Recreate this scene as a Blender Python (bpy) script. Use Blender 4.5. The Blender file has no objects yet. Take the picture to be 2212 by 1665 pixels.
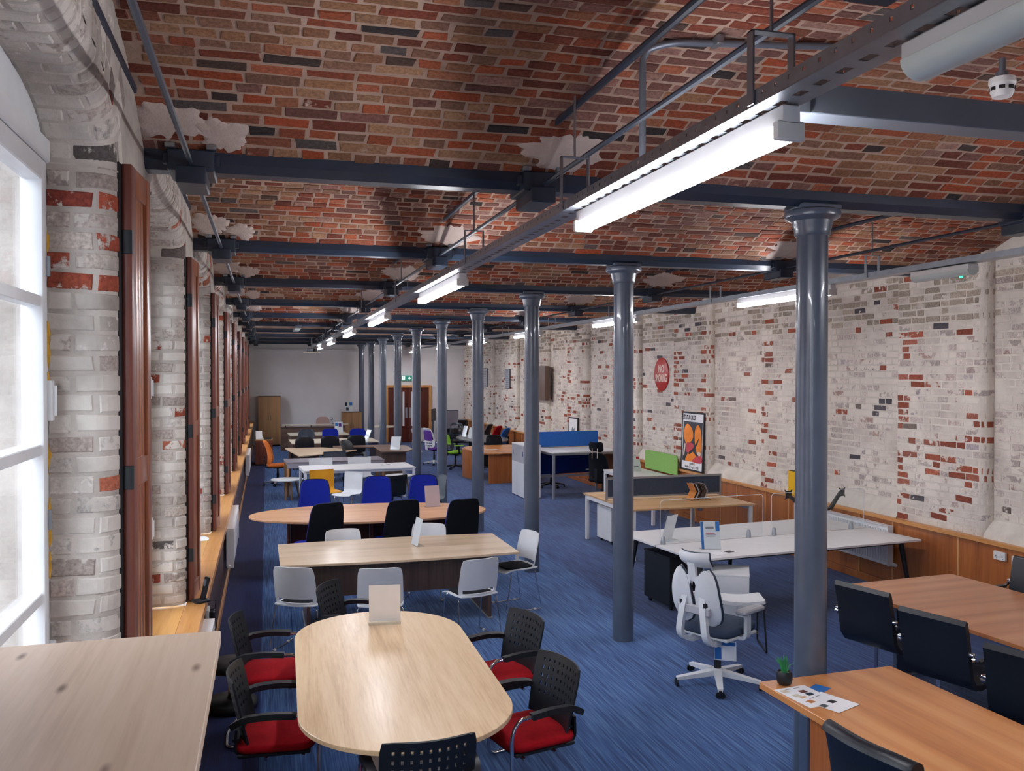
import bpy, bmesh, math, random
from math import sin, cos, pi, radians, sqrt
from mathutils import Vector, Matrix, noise
rnd = random.Random(7)
SC = bpy.context.scene
COL = SC.collection

# ---------------------------------------------------------------- camera, world, exposure
CAM_H, CAM_F, CAM_YAW, CAM_PITCH = 2.63, 1900.5, radians(15.574), radians(-0.815)
cd = bpy.data.cameras.new('camera'); cam = bpy.data.objects.new('camera', cd); COL.objects.link(cam)
cam.location = (0, 0, CAM_H); cam.rotation_euler = (pi/2 + CAM_PITCH, 0, -CAM_YAW)
cd.sensor_fit = 'HORIZONTAL'; cd.sensor_width = 36.0; cd.lens = CAM_F/2212*36.0
cd.clip_start = 0.05; cd.clip_end = 200
SC.camera = cam
w = bpy.data.worlds.new('overcast_sky'); SC.world = w; w.use_nodes = True
bg = w.node_tree.nodes['Background']; bg.inputs[0].default_value = (0.80, 0.88, 1.0, 1); bg.inputs[1].default_value = 2.7
SC.view_settings.view_transform = 'Standard'; SC.view_settings.look = 'None'
SC.view_settings.gamma = 1.0; SC.view_settings.use_curve_mapping = False
SC.view_settings.exposure = 1.3
TUBE_POWER = 37.0
try:
    SC.cycles.use_denoising = True; SC.cycles.denoiser = 'OPENIMAGEDENOISE'
    SC.cycles.max_bounces = 8; SC.cycles.diffuse_bounces = 5; SC.cycles.glossy_bounces = 4
    SC.cycles.transparent_max_bounces = 12; SC.cycles.sample_clamp_indirect = 6.0
    SC.cycles.caustics_reflective = False; SC.cycles.caustics_refractive = False
except Exception: pass

_cy, _sy, _cp, _sp = cos(CAM_YAW), sin(CAM_YAW), cos(CAM_PITCH), sin(CAM_PITCH)
def project(p):
    """pixel and depth of a world point, only used to rank which bricks show largest"""
    fx, fy, fz = _sy*_cp, _cy*_cp, _sp
    dx, dy, dz = p[0], p[1], p[2]-CAM_H
    d = dx*fx+dy*fy+dz*fz
    if d < 0.1: return None
    r = dx*_cy-dy*_sy
    u = dx*(-_sy*_sp)+dy*(-_cy*_sp)+dz*_cp
    return 1106+CAM_F*r/d, 832.5-CAM_F*u/d, d

# ---------------------------------------------------------------- object helpers
def link(o, parent=None):
    COL.objects.link(o)
    if parent is not None: o.parent = parent
    return o
def thing(name, label, cat, loc=(0,0,0), rz=0.0, group=None):
    o = link(bpy.data.objects.new(name, None)); o.location = loc; o.rotation_euler = (0,0,radians(rz))
    o.empty_display_size = 0.05
    o['label'] = label; o['category'] = cat
    if group: o['group'] = group
    return o
def tag(o, label, cat, group=None):
    o['label'] = label; o['category'] = cat
    if group: o['group'] = group
    return o
def struct(o, label=None):
    o['kind'] = 'structure'
    if label: o['label'] = label
    return o
def dup(root, loc, rz, label, group=None):
    r = root.copy(); COL.objects.link(r); r.location = loc; r.rotation_euler = (0,0,radians(rz))
    r['label'] = label
    if group: r['group'] = group
    for ch in list(root.children):
        c = ch.copy(); COL.objects.link(c); c.parent = r
        for g in list(ch.children):
            d = g.copy(); COL.objects.link(d); d.parent = c
    return r

def smoothpoly(p, closed=True): return p
def rpoly(pts, r, n=5):
    """polygon with rounded corners; r is one radius or one per corner"""
    out = []; N = len(pts)
    rs = r if isinstance(r, (list, tuple)) else [r]*N
    for i in range(N):
        p = Vector(pts[i]); a = Vector(pts[i-1]); b = Vector(pts[(i+1) % N])
        d1 = (a-p); d2 = (b-p); l1 = d1.length; l2 = d2.length; d1.normalize(); d2.normalize()
        ri = rs[i]
        if ri <= 0: out.append((p.x, p.y)); continue
        ang = d1.angle(d2); t = ri/math.tan(ang/2); t = min(t, l1*.499, l2*.499); rr = t*math.tan(ang/2)
        c = p+(d1+d2).normalized()*(rr/sin(ang/2))
        s = p+d1*t-c; e = p+d2*t-c
        for k in range(n+1):
            v = s.lerp(e, k/n)
            a0 = math.atan2(s.y, s.x); a1 = math.atan2(e.y, e.x); da = (a1-a0+pi) % (2*pi)-pi
            an = a0+da*k/n
            out.append((c.x+rr*cos(an), c.y+rr*sin(an)))
    return out
def ellipse(a, b, n=40): return [(a*cos(2*pi*k/n), b*sin(2*pi*k/n)) for k in range(n)]
def offset_poly(p, d):
    out = []; N = len(p)
    for i in range(N):
        a = Vector(p[i-1]); q = Vector(p[i]); b = Vector(p[(i+1) % N])
        e1 = (q-a); e2 = (b-q)
        if e1.length < 1e-9: e1 = e2
        if e2.length < 1e-9: e2 = e1
        n1 = Vector((e1.y, -e1.x)).normalized(); n2 = Vector((e2.y, -e2.x)).normalized()
        n = (n1+n2); n = n.normalized() if n.length > 1e-6 else n1
        k = max(.5, n.dot(n1))
        out.append((q.x+n.x*d/k, q.y+n.y*d/k))
    return out

class MB:
    """collects shapes into one mesh"""
    def __init__(s): s.v = []; s.f = []; s.c = None; s.M = Matrix()
    def at(s, loc=(0,0,0), rx=0, ry=0, rz=0):
        s.M = Matrix.Translation(loc) @ Matrix.Rotation(radians(rz), 4, 'Z') @ Matrix.Rotation(radians(ry), 4, 'Y') @ Matrix.Rotation(radians(rx), 4, 'X'); return s
    def add(s, vs, fs):
        o = len(s.v); M = s.M
        s.v += [tuple(M @ Vector(p)) for p in vs]
        s.f += [tuple(i+o for i in f) for f in fs]; return s
    def box(s, x0, x1, y0, y1, z0, z1):
        v = [(x0,y0,z0),(x1,y0,z0),(x1,y1,z0),(x0,y1,z0),(x0,y0,z1),(x1,y0,z1),(x1,y1,z1),(x0,y1,z1)]
        return s.add(v, [(3,2,1,0),(4,5,6,7),(0,1,5,4),(1,2,6,5),(2,3,7,6),(3,0,4,7)])
    def rbox(s, x0, x1, y0, y1, z0, z1, b=.01):
        b = min(b, (x1-x0)*.45, (y1-y0)*.45, (z1-z0)*.45)
        return s.prism(rpoly([(x0,y0),(x1,y0),(x1,y1),(x0,y1)], b, 2), z0, z1, b*.6)
    def prism(s, out, z0, z1, ch=0):
        """upright plate from a plan outline (counter-clockwise), edges chamfered by ch"""
        a = sum(out[i-1][0]*out[i][1]-out[i][0]*out[i-1][1] for i in range(len(out)))
        if a < 0: out = out[::-1]
        n = len(out)
        rings = [(out, z0), (out, z1)] if ch <= 0 else [(offset_poly(out, -ch), z0), (out, z0+ch), (out, z1-ch), (offset_poly(out, -ch), z1)]
        vs = [(x, y, z) for r, z in rings for x, y in r]; fs = []
        for k in range(len(rings)-1):
            for i in range(n):
                j = (i+1) % n; fs.append((k*n+i, k*n+j, (k+1)*n+j, (k+1)*n+i))
        fs.append(tuple(range(n))[::-1]); fs.append(tuple(range((len(rings)-1)*n, len(rings)*n)))
        return s.add(vs, fs)
    def lathe(s, prof, n=24, arc=None):
        """profile of (radius, z) turned about the z axis"""
        vs = []; fs = []
        for r, z in prof:
            for k in range(n): vs.append((r*cos(2*pi*k/n), r*sin(2*pi*k/n), z))
        for i in range(len(prof)-1):
            for k in range(n):
                j = (k+1) % n; fs.append((i*n+k, i*n+j, (i+1)*n+j, (i+1)*n+k))
        fs.append(tuple(range(n))[::-1]); fs.append(tuple(range((len(prof)-1)*n, len(prof)*n)))
        return s.add(vs, fs)
    def cyl(s, p, q, r, n=12, r2=None): return s.tube([p, q], r, n, r2=r2)
    def tube(s, path, r, n=8, closed=False, r2=None, flat=None):
        """round bar along a path; flat=(w,h) gives a rectangular bar"""
        P = [Vector(p) for p in path]; N = len(P); vs = []; fs = []
        prev = None
        for i in range(N):
            if closed: t = (P[(i+1) % N]-P[i-1])
            else: t = P[min(i+1, N-1)]-P[max(i-1, 0)]
            t.normalize()
            if prev is None:
                up = Vector((0,0,1)) if abs(t.z) < .9 else Vector((0,1,0))
                x = t.cross(up).normalized()
            else:
                x = (prev-t*prev.dot(t)).normalized()
            prev = x; y = t.cross(x).normalized()
            sc = 1.0
            if not closed and 0 < i < N-1:
                a = (P[i]-P[i-1]).normalized(); b = (P[i+1]-P[i]).normalized(); c = max(.5, sqrt(max(0, (1+a.dot(b))/2))); sc = 1/c
            rr = r if r2 is None else r+(r2-r)*i/(N-1)
            if flat:
                for a, b in ((-1,-1),(1,-1),(1,1),(-1,1)):
                    vs.append(P[i]+x*a*flat[0]/2+y*b*flat[1]/2)
            else:
                for k in range(n): vs.append(P[i]+(x*cos(2*pi*k/n)*(1+(sc-1)*.5)+y*sin(2*pi*k/n)*(1+(sc-1)*.5))*rr)
        if flat: n = 4
        for i in range(N if closed else N-1):
            for k in range(n):
                a = i*n+k; b = i*n+(k+1) % n; c = ((i+1) % N)*n+(k+1) % n; d = ((i+1) % N)*n+k
                fs.append((a, b, c, d))
        if not closed: fs.append(tuple(range(n))[::-1]); fs.append(tuple(range((N-1)*n, N*n)))
        return s.add(vs, fs)
    def shell(s, P, us, vs_, t, hole=None):
        """thick sheet: P(u,v) gives its mid surface, hole(i,j) leaves a cell open"""
        nu, nv = len(us), len(vs_); g = [[Vector(P(u, v)) for u in us] for v in vs_]
        F = []; B = []
        for j in range(nv):
            for i in range(nu):
                du = g[j][min(i+1, nu-1)]-g[j][max(i-1, 0)]; dv = g[min(j+1, nv-1)][i]-g[max(j-1, 0)][i]
                n = du.cross(dv)
                n = n.normalized() if n.length > 1e-9 else Vector((0,0,1))
                F.append(g[j][i]+n*t/2); B.append(g[j][i]-n*t/2)
        o = len(F); fs = []
        solid = lambda i, j: 0 <= i < nu-1 and 0 <= j < nv-1 and not (hole and hole(i, j))
        for j in range(nv-1):
            for i in range(nu-1):
                if not solid(i, j): continue
                a, b, c, d = j*nu+i, j*nu+i+1, (j+1)*nu+i+1, (j+1)*nu+i
                fs.append((a, b, c, d)); fs.append((o+d, o+c, o+b, o+a))
                if not solid(i, j-1): fs.append((b, a, o+a, o+b))
                if not solid(i, j+1): fs.append((d, c, o+c, o+d))
                if not solid(i-1, j): fs.append((a, d, o+d, o+a))
                if not solid(i+1, j): fs.append((c, b, o+b, o+c))
        return s.add([tuple(p) for p in F+B], fs)
    def pad(s, w, d, z0, z1, r=.06, dome=.015, n=5):
        """cushion: rounded plan, soft edges, slightly domed top"""
        o = rpoly([(-w/2,-d/2),(w/2,-d/2),(w/2,d/2),(-w/2,d/2)], r, n); N = len(o); h = z1-z0
        lay = [(.90, z0), (.985, z0+h*.22), (1.0, z0+h*.5), (.985, z0+h*.8), (.93, z1-.004), (.6, z1+dome*.7), (.25, z1+dome)]
        vs = [(x*k, y*k, z) for k, z in lay for x, y in o]; fs = []
        for k in range(len(lay)-1):
            for i in range(N): fs.append((k*N+i, k*N+(i+1) % N, (k+1)*N+(i+1) % N, (k+1)*N+i))
        fs.append(tuple(range(N))[::-1]); fs.append(tuple(range((len(lay)-1)*N, len(lay)*N)))
        return s.add(vs, fs)
    def mesh(s, name, mat, smooth=40):
        me = bpy.data.meshes.new(name); me.from_pydata(s.v, [], s.f)
        if s.c is not None:
            at = me.attributes.new('Col', 'FLOAT_COLOR', 'POINT'); at.data.foreach_set('color', [x for c in s.c for x in c])
        for m in (mat if isinstance(mat, (list, tuple)) else [mat]): me.materials.append(m)
        if smooth:
            me.polygons.foreach_set('use_smooth', [True]*len(me.polygons))
            try: me.set_sharp_from_angle(angle=radians(smooth))
            except Exception: pass
        me.update(); return me
    def build(s, name, mat, parent=None, loc=None, rz=0, smooth=40, label=None):
        o = link(bpy.data.objects.new(name, s.mesh(name, mat, smooth)), parent)
        if loc is not None: o.location = loc
        if rz: o.rotation_euler = (0,0,radians(rz))
        if label: o['label'] = label
        return o
def arcpts(c, r, a0, a1, n, plane='xz', off=0):
    out = []
    for k in range(n+1):
        a = radians(a0+(a1-a0)*k/n); x, y = c[0]+r*cos(a), c[1]+r*sin(a)
        out.append({'xz': (x, off, y), 'yz': (off, x, y), 'xy': (x, y, off)}[plane])
    return out
def bend(pts, r, n=4):
    """3-D path with rounded corners"""
    P = [Vector(p) for p in pts]; out = [P[0]]
    for i in range(1, len(P)-1):
        a, p, b = P[i-1], P[i], P[i+1]; d1 = (a-p); d2 = (b-p); t = min(r, d1.length*.48, d2.length*.48)
        s = p+d1.normalized()*t; e = p+d2.normalized()*t
        for k in range(n+1):
            q = k/n; out.append((s*(1-q)**2)+(p*2*q*(1-q))+(e*q*q))
    out.append(P[-1]); return out

# ---------------------------------------------------------------- materials
def srgb(r, g, b):
    f = lambda c: (c/255/12.92) if c <= 10 else (((c/255)+.055)/1.055)**2.4
    return (f(r), f(g), f(b), 1.0)
def base(name):
    m = bpy.data.materials.new(name); m.use_nodes = True; nt = m.node_tree
    return m, nt, nt.nodes['Principled BSDF']
def N(nt, t, **kw):
    n = nt.nodes.new(t)
    for k, v in kw.items(): setattr(n, k, v)
    return n
def setin(n, **kw):
    for k, v in kw.items():
        k = k.replace('_', ' ')
        if k in n.inputs: n.inputs[k].default_value = v
def coords(nt, scale=(1,1,1), kind='Object', rot=(0,0,0)):
    tc = N(nt, 'ShaderNodeTexCoord'); mp = N(nt, 'ShaderNodeMapping')
    mp.inputs['Scale'].default_value = scale; mp.inputs['Rotation'].default_value = rot
    nt.links.new(tc.outputs[kind], mp.inputs['Vector']); return mp.outputs['Vector']
def ramp(nt, fac, stops):
    r = N(nt, 'ShaderNodeValToRGB'); e = r.color_ramp.elements
    while len(e) < len(stops): e.new(.5)
    for k, (p, c) in enumerate(stops): e[k].position = p; e[k].color = c
    nt.links.new(fac, r.inputs['Fac']); return r.outputs['Color']
def bump(nt, b, h, strength=.3, dist=.004):
    n = N(nt, 'ShaderNodeBump'); setin(n, Strength=strength, Distance=dist)
    nt.links.new(h, n.inputs['Height']); nt.links.new(n.outputs['Normal'], b.inputs['Normal'])
def plain(name, col, rough=.5, metal=0, spec=.5, var=.06, vscale=8, bumps=0, bscale=120, coat=0):
    m, nt, b = base(name); c = srgb(*col); setin(b, Roughness=rough, Metallic=metal, Coat_Weight=coat)
    b.inputs['Specular IOR Level'].default_value = spec
    v = coords(nt); n = N(nt, 'ShaderNodeTexNoise'); setin(n, Scale=vscale, Detail=4.0); nt.links.new(v, n.inputs['Vector'])
    lo = tuple(x*(1-var) for x in c[:3])+(1,); hi = tuple(min(1, x*(1+var)) for x in c[:3])+(1,)
    nt.links.new(ramp(nt, n.outputs['Fac'], [(.3, lo), (.7, hi)]), b.inputs['Base Color'])
    if bumps:
        n2 = N(nt, 'ShaderNodeTexNoise'); setin(n2, Scale=bscale, Detail=2.0); nt.links.new(v, n2.inputs['Vector']); bump(nt, b, n2.outputs['Fac'], bumps, .003)
    return m
def wood(name, c1, c2, c3=None, along='Y', grain=1.0, rough=.35, spec=.5, knots=False, boards=0, coat=.15):
    """wood with grain stretched along one local axis"""
    m, nt, b = base(name); setin(b, Roughness=rough, Coat_Weight=coat, Coat_Roughness=.18)
    b.inputs['Specular IOR Level'].default_value = spec
    k = {'X': (.5, 9, 9), 'Y': (9, .5, 9), 'Z': (9, 9, .5)}[along]
    v = coords(nt, tuple(x*grain for x in k))
    n = N(nt, 'ShaderNodeTexNoise'); setin(n, Scale=1.0, Detail=6.0, Roughness=.62, Distortion=.6); nt.links.new(v, n.inputs['Vector'])
    v2 = coords(nt, tuple(x*grain*9 for x in k)); n2 = N(nt, 'ShaderNodeTexNoise'); setin(n2, Scale=1.0, Detail=3.0, Roughness=.7); nt.links.new(v2, n2.inputs['Vector'])
    mx = N(nt, 'ShaderNodeMath', operation='MULTIPLY_ADD'); mx.inputs[1].default_value = .35; nt.links.new(n2.outputs['Fac'], mx.inputs[0])
    ad = N(nt, 'ShaderNodeMath', operation='MULTIPLY'); ad.inputs[1].default_value = .7; nt.links.new(n.outputs['Fac'], ad.inputs[0]); nt.links.new(ad.outputs[0], mx.inputs[2])
    fac = mx.outputs[0]
    if boards:
        kb = {'X': (.02, 1, .02), 'Y': (1, .02, .02), 'Z': (1, .02, .02)}[along]
        vb = coords(nt, tuple(x*boards for x in kb)); nb = N(nt, 'ShaderNodeTexNoise'); setin(nb, Scale=1.0, Detail=0.0); nt.links.new(vb, nb.inputs['Vector'])
        q = N(nt, 'ShaderNodeMath', operation='MULTIPLY_ADD'); q.inputs[1].default_value = .5; nt.links.new(nb.outputs['Fac'], q.inputs[0])
        q2 = N(nt, 'ShaderNodeMath', operation='MULTIPLY'); q2.inputs[1].default_value = .55; nt.links.new(fac, q2.inputs[0]); nt.links.new(q2.outputs[0], q.inputs[2]); fac = q.outputs[0]
    col = ramp(nt, fac, [(.36, srgb(*c1)), (.52, srgb(*c2)), (.66, srgb(*(c3 or c2)))])
    if knots:
        vk = coords(nt, (3.2, 1.1, 1)); vo = N(nt, 'ShaderNodeTexVoronoi'); setin(vo, Scale=2.6, Randomness=1.0); nt.links.new(vk, vo.inputs['Vector'])
        km = ramp(nt, vo.outputs['Distance'], [(.02, (0,0,0,1)), (.10, (1,1,1,1))])
        mixn = N(nt, 'ShaderNodeMixRGB'); mixn.inputs[1].default_value = srgb(112, 84, 66)
        nt.links.new(km, mixn.inputs[0]); nt.links.new(col, mixn.inputs[2]); col = mixn.outputs[0]
    nt.links.new(col, b.inputs['Base Color'])
    bump(nt, b, n2.outputs['Fac'], .06, .002)
    return m
def emit(name, col, s):
    m, nt, b = base(name); c = srgb(*col)
    b.inputs['Base Color'].default_value = c; b.inputs['Emission Color'].default_value = c; b.inputs['Emission Strength'].default_value = s
    return m
def clear(name, tint=(1,1,1,1), gloss=.5):
    m = bpy.data.materials.new(name); m.use_nodes = True; nt = m.node_tree; nt.nodes.clear()
    o = N(nt, 'ShaderNodeOutputMaterial'); t = N(nt, 'ShaderNodeBsdfTransparent'); t.inputs[0].default_value = tint
    g = N(nt, 'ShaderNodeBsdfGlossy'); g.inputs['Roughness'].default_value = .03; mx = N(nt, 'ShaderNodeMixShader')
    lw = N(nt, 'ShaderNodeLayerWeight'); pw = N(nt, 'ShaderNodeMath', operation='POWER'); pw.inputs[1].default_value = 4.0
    ml = N(nt, 'ShaderNodeMath', operation='MULTIPLY_ADD'); ml.inputs[1].default_value = gloss; ml.inputs[2].default_value = .03
    nt.links.new(lw.outputs['Facing'], pw.inputs[0]); nt.links.new(pw.outputs[0], ml.inputs[0]); nt.links.new(ml.outputs[0], mx.inputs[0]); nt.links.new(t.outputs[0], mx.inputs[1]); nt.links.new(g.outputs[0], mx.inputs[2]); nt.links.new(mx.outputs[0], o.inputs[0])
    return m
def brickmat(name, paint, dirt, rough=.85, pscale=9.0):
    """each brick's own colour (attribute) with flaking limewash over it; the attribute's alpha says how much limewash is left"""
    m, nt, b = base(name); setin(b, Roughness=rough); b.inputs['Specular IOR Level'].default_value = .25
    at = N(nt, 'ShaderNodeAttribute', attribute_name='Col'); v = coords(nt)
    n1 = N(nt, 'ShaderNodeTexNoise'); setin(n1, Scale=pscale, Detail=7.0, Roughness=.62); nt.links.new(v, n1.inputs['Vector'])
    n2 = N(nt, 'ShaderNodeTexNoise'); setin(n2, Scale=60.0, Detail=3.0, Roughness=.6); nt.links.new(v, n2.inputs['Vector'])
    n3 = N(nt, 'ShaderNodeTexNoise'); setin(n3, Scale=1.3, Detail=5.0, Roughness=.6); nt.links.new(v, n3.inputs['Vector'])
    # brick body: own colour varied by fine noise
    mul = N(nt, 'ShaderNodeMixRGB', blend_type='MULTIPLY'); mul.inputs[0].default_value = 1.0
    nt.links.new(at.outputs['Color'], mul.inputs[1]); nt.links.new(ramp(nt, n2.outputs['Fac'], [(.25, (.50,.49,.49,1)), (.7, (1.10,1.08,1.08,1))]), mul.inputs[2])
    pc = ramp(nt, n3.outputs['Fac'], [(.32, srgb(*dirt)), (.55, srgb(*paint)), (.75, tuple(min(1, x*1.08) for x in srgb(*paint)[:3])+(1,))])
    ad = N(nt, 'ShaderNodeMath', operation='ADD'); nt.links.new(n1.outputs['Fac'], ad.inputs[0]); nt.links.new(at.outputs['Alpha'], ad.inputs[1])
    fac = ramp(nt, ad.outputs[0], [(.94, (0,0,0,1)), (1.03, (1,1,1,1))])
    mx = N(nt, 'ShaderNodeMixRGB'); nt.links.new(fac, mx.inputs[0]); nt.links.new(mul.outputs[0], mx.inputs[1]); nt.links.new(pc, mx.inputs[2])
    nt.links.new(mx.outputs[0], b.inputs['Base Color'])
    h = N(nt, 'ShaderNodeMath', operation='ADD'); nt.links.new(n2.outputs['Fac'], h.inputs[0]); nt.links.new(n1.outputs['Fac'], h.inputs[1])
    bump(nt, b, h.outputs[0], .5, .006)
    return m
def mortar(name, c1, c2, rough=.92):
    m, nt, b = base(name); setin(b, Roughness=rough); b.inputs['Specular IOR Level'].default_value = .2
    v = coords(nt); n1 = N(nt, 'ShaderNodeTexNoise'); setin(n1, Scale=3.0, Detail=8.0, Roughness=.65); nt.links.new(v, n1.inputs['Vector'])
    nt.links.new(ramp(nt, n1.outputs['Fac'], [(.3, srgb(*c1)), (.68, srgb(*c2))]), b.inputs['Base Color'])
    n2 = N(nt, 'ShaderNodeTexNoise'); setin(n2, Scale=70.0, Detail=4.0); nt.links.new(v, n2.inputs['Vector']); bump(nt, b, n2.outputs['Fac'], .6, .006)
    return m
def carpet(name, dark, mid, light, streak=1.0):
    m, nt, b = base(name); setin(b, Roughness=.95, Sheen_Weight=.15); b.inputs['Specular IOR Level'].default_value = .1
    v = coords(nt, (64*streak, 1.7, 1)); n = N(nt, 'ShaderNodeTexNoise'); setin(n, Scale=1.0, Detail=3.0, Roughness=.6); nt.links.new(v, n.inputs['Vector'])
    v2 = coords(nt, (.55, .35, 1)); n2 = N(nt, 'ShaderNodeTexNoise'); setin(n2, Scale=1.0, Detail=2.0); nt.links.new(v2, n2.inputs['Vector'])
    mx = N(nt, 'ShaderNodeMath', operation='MULTIPLY_ADD'); mx.inputs[1].default_value = .3; nt.links.new(n2.outputs['Fac'], mx.inputs[0])
    q = N(nt, 'ShaderNodeMath', operation='MULTIPLY'); q.inputs[1].default_value = .7; nt.links.new(n.outputs['Fac'], q.inputs[0]); nt.links.new(q.outputs[0], mx.inputs[2])
    nt.links.new(ramp(nt, mx.outputs[0], [(.36, srgb(*dark)), (.5, srgb(*mid)), (.64, srgb(*light))]), b.inputs['Base Color'])
    v3 = coords(nt); n3 = N(nt, 'ShaderNodeTexNoise'); setin(n3, Scale=260.0, Detail=2.0); nt.links.new(v3, n3.inputs['Vector']); bump(nt, b, n3.outputs['Fac'], .5, .004)
    return m

M = {}
M['brick'] = brickmat('ceiling_brick', (196,172,156), (150,128,116), pscale=7)
M['wbrick'] = brickmat('limewashed_brick', (222,214,204), (184,174,166), pscale=9)
M['jbrick'] = brickmat('grimy_limewashed_brick', (206,199,190), (140,131,124), pscale=13)
M['jmortar'] = mortar('grimy_limewashed_mortar', (160,152,144), (202,194,185))
M['foam'] = plain('yellowed_sealant', (206,158,62), .8, 0, .2, .2, 30)
M['greypaint'] = plain('grey_steel_paint', (116,122,132), .45, .1, .5, .06, 8)
M['mortar'] = mortar('lime_mortar', (142,116,102), (182,156,140))
M['wmortar'] = mortar('limewashed_mortar', (196,188,178), (226,219,209))
M['plaster'] = mortar('patching_plaster', (178,160,150), (206,192,184))
M['iron'] = plain('blue_grey_iron_paint', (80,90,107), .28, .0, .5, .10, 5, .12, 40, coat=.25)
M['irondark'] = plain('dark_iron_paint', (38,49,66), .35, 0, .5, .12, 6, .15, 40)
M['galv'] = plain('galvanised_steel', (150,156,164), .34, .85, .5, .10, 20)
M['conduit'] = plain('grey_conduit', (118,124,136), .38, .55, .5, .08, 12)
M['white'] = plain('white_powder_coat', (226,226,228), .4, 0, .5, .03)
M['whiteplastic'] = plain('white_plastic', (222,222,220), .45, 0, .5, .03)
M['paintwhite'] = plain('white_wall_paint', (232,230,232), .8, 0, .3, .03, 2)
M['winwhite'] = plain('white_window_paint', (226,228,230), .42, 0, .5, .04)
M['carpet'] = carpet('striped_blue_carpet', (26,50,94), (54,88,142), (90,126,172))
M['carpetL'] = carpet('navy_carpet_border', (8,24,72), (13,33,88), (20,44,104), 1.6)
M['carpetR'] = carpet('deep_blue_carpet', (22,40,84), (46,72,124), (76,104,152))
M['oak'] = wood('light_oak', (196,160,120), (222,190,150), (232,204,168), 'Y', .8)
M['oakX'] = wood('light_oak_crosswise', (184,156,126), (206,180,150), (216,192,164), 'X', .8)
M['knotoak'] = wood('knotty_oak', (184,158,136), (208,184,162), (218,196,176), 'Y', .55, .4, knots=True)
M['beech'] = wood('orange_beech', (196,142,100), (216,164,122), (226,178,138), 'X', .7)
M['cherry'] = wood('cherry_veneer', (170,100,48), (202,132,72), (214,150,92), 'Y', .6, .3, boards=9, coat=.3)
M['cherry2'] = wood('red_cherry_veneer', (156,92,50), (184,116,68), (196,132,84), 'X', .6, .3, boards=7, coat=.3)
M['bench_oak'] = wood('warm_oak', (196,152,104), (214,172,124), (222,184,138), 'X', .7)
M['panel'] = wood('orange_panelling', (134,74,34), (166,96,46), (180,112,58), 'Z', .5, .35, coat=.2)
M['batten'] = wood('pale_batten', (186,132,80), (206,152,98), (214,166,112), 'Z', .8)
M['cap'] = wood('golden_cap_board', (184,124,66), (206,146,84), (216,160,98), 'Y', .6)
M['sill'] = wood('golden_sill', (196,136,64), (222,162,84), (230,176,100), 'Y', .6, .3, coat=.3)
M['shutter'] = wood('red_brown_shutter', (112,56,30), (142,78,46), (158,92,56), 'Z', .7, .3, coat=.35)
M['redtimber'] = wood('dark_red_timber', (74,30,20), (104,46,30), (118,56,36), 'Z', .8, .5)
M['mahogany'] = wood('mahogany', (62,22,14), (92,34,20), (104,42,26), 'Z', .6, .35)
M['walnut'] = wood('walnut', (88,64,52), (120,94,80), (134,108,94), 'X', .7)
M['walnutZ'] = wood('brown_board', (68,50,43), (92,70,59), (104,80,68), 'Z', .7)
M['cupboard'] = wood('mid_oak', (140,100,64), (164,122,82), (176,134,92), 'Z', .5)
M['palewood'] = wood('pale_maple', (196,184,160), (212,202,180), (220,210,190), 'X', .7)
M['doorframe'] = wood('orange_door_frame', (190,130,70), (208,150,88), (216,160,100), 'Z', .6)
M['black'] = plain('black_plastic', (22,26,32), .45, 0, .4, .1)
M['blackcloth'] = plain('black_cloth', (16,19,26), .9, 0, .2, .15, 60, .3, 300)
M['leather'] = plain('black_leather', (20,24,32), .38, 0, .5, .1, 14, .25, 160)
M['chrome'] = plain('chrome', (210,212,216), .12, 1.0, .5, .02)
M['silver'] = plain('silver_paint', (160,166,174), .35, .5, .5, .03)
M['red'] = plain('red_cloth', (160,10,24), .9, 0, .2, .12, 40, .25, 300)
M['royal'] = plain('royal_blue_cloth', (19,36,142), .9, 0, .2, .1, 40, .25, 300)
M['screenblue'] = plain('blue_screen_cloth', (40,92,166), .9, 0, .2, .08, 30, .25, 300)
M['modesty'] = plain('deep_blue_screen_cloth', (16,44,112), .9, 0, .2, .08, 30, .25, 300)
M['greygreen'] = plain('slate_screen_cloth', (62,74,94), .9, 0, .2, .08, 30, .25, 300)
M['green'] = plain('green_screen_cloth', (134,178,98), .9, 0, .2, .06, 30, .25, 300)
M['lime'] = plain('lime_cloth', (128,178,52), .85, 0, .2, .1, 30)
M['orange'] = plain('orange_cloth', (196,104,40), .8, 0, .25, .1, 30)
M['yellow'] = plain('yellow_plastic', (206,146,14), .5, 0, .4, .05)
M['yellowboard'] = plain('yellow_board', (230,180,24), .6, 0, .3, .03)
M['purple'] = plain('purple_mesh', (92,52,140), .8, 0, .2, .1, 30)
M['pinkpl'] = plain('dusty_pink_plastic', (190,158,150), .5, 0, .4, .04)
M['greypl'] = plain('grey_plastic', (84,92,100), .5, 0, .4, .05)
M['lightgrey'] = plain('pale_grey_plastic', (220,223,227), .42, 0, .45, .03)
M['greydesk'] = plain('grey_laminate', (128,122,132), .4, 0, .45, .05)
M['greymetal'] = plain('lilac_grey_metal', (150,148,160), .4, .1, .5, .04)
M['darktable'] = plain('charcoal_laminate', (74,78,84), .25, 0, .55, .05)
M['cabgrey'] = plain('grey_cabinet_panel', (176,176,184), .5, 0, .4, .03)
M['slateleg'] = plain('blue_grey_leg_paint', (62,76,100), .4, 0, .5, .06)
M['paper'] = plain('white_paper', (240,240,243), .5, 0, .4, .02)
M['pinkpaper'] = plain('pale_pink_paper', (214,190,194), .5, 0, .4, .02)
M['redsign'] = plain('red_enamel', (176,38,36), .4, 0, .5, .06, 5)
M['signwhite'] = plain('cream_lettering', (226,206,190), .6, 0, .3, .08, 20)
M['ink'] = plain('black_ink', (18,18,22), .6)
M['blueink'] = plain('blue_print', (36,104,176), .5)
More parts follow.
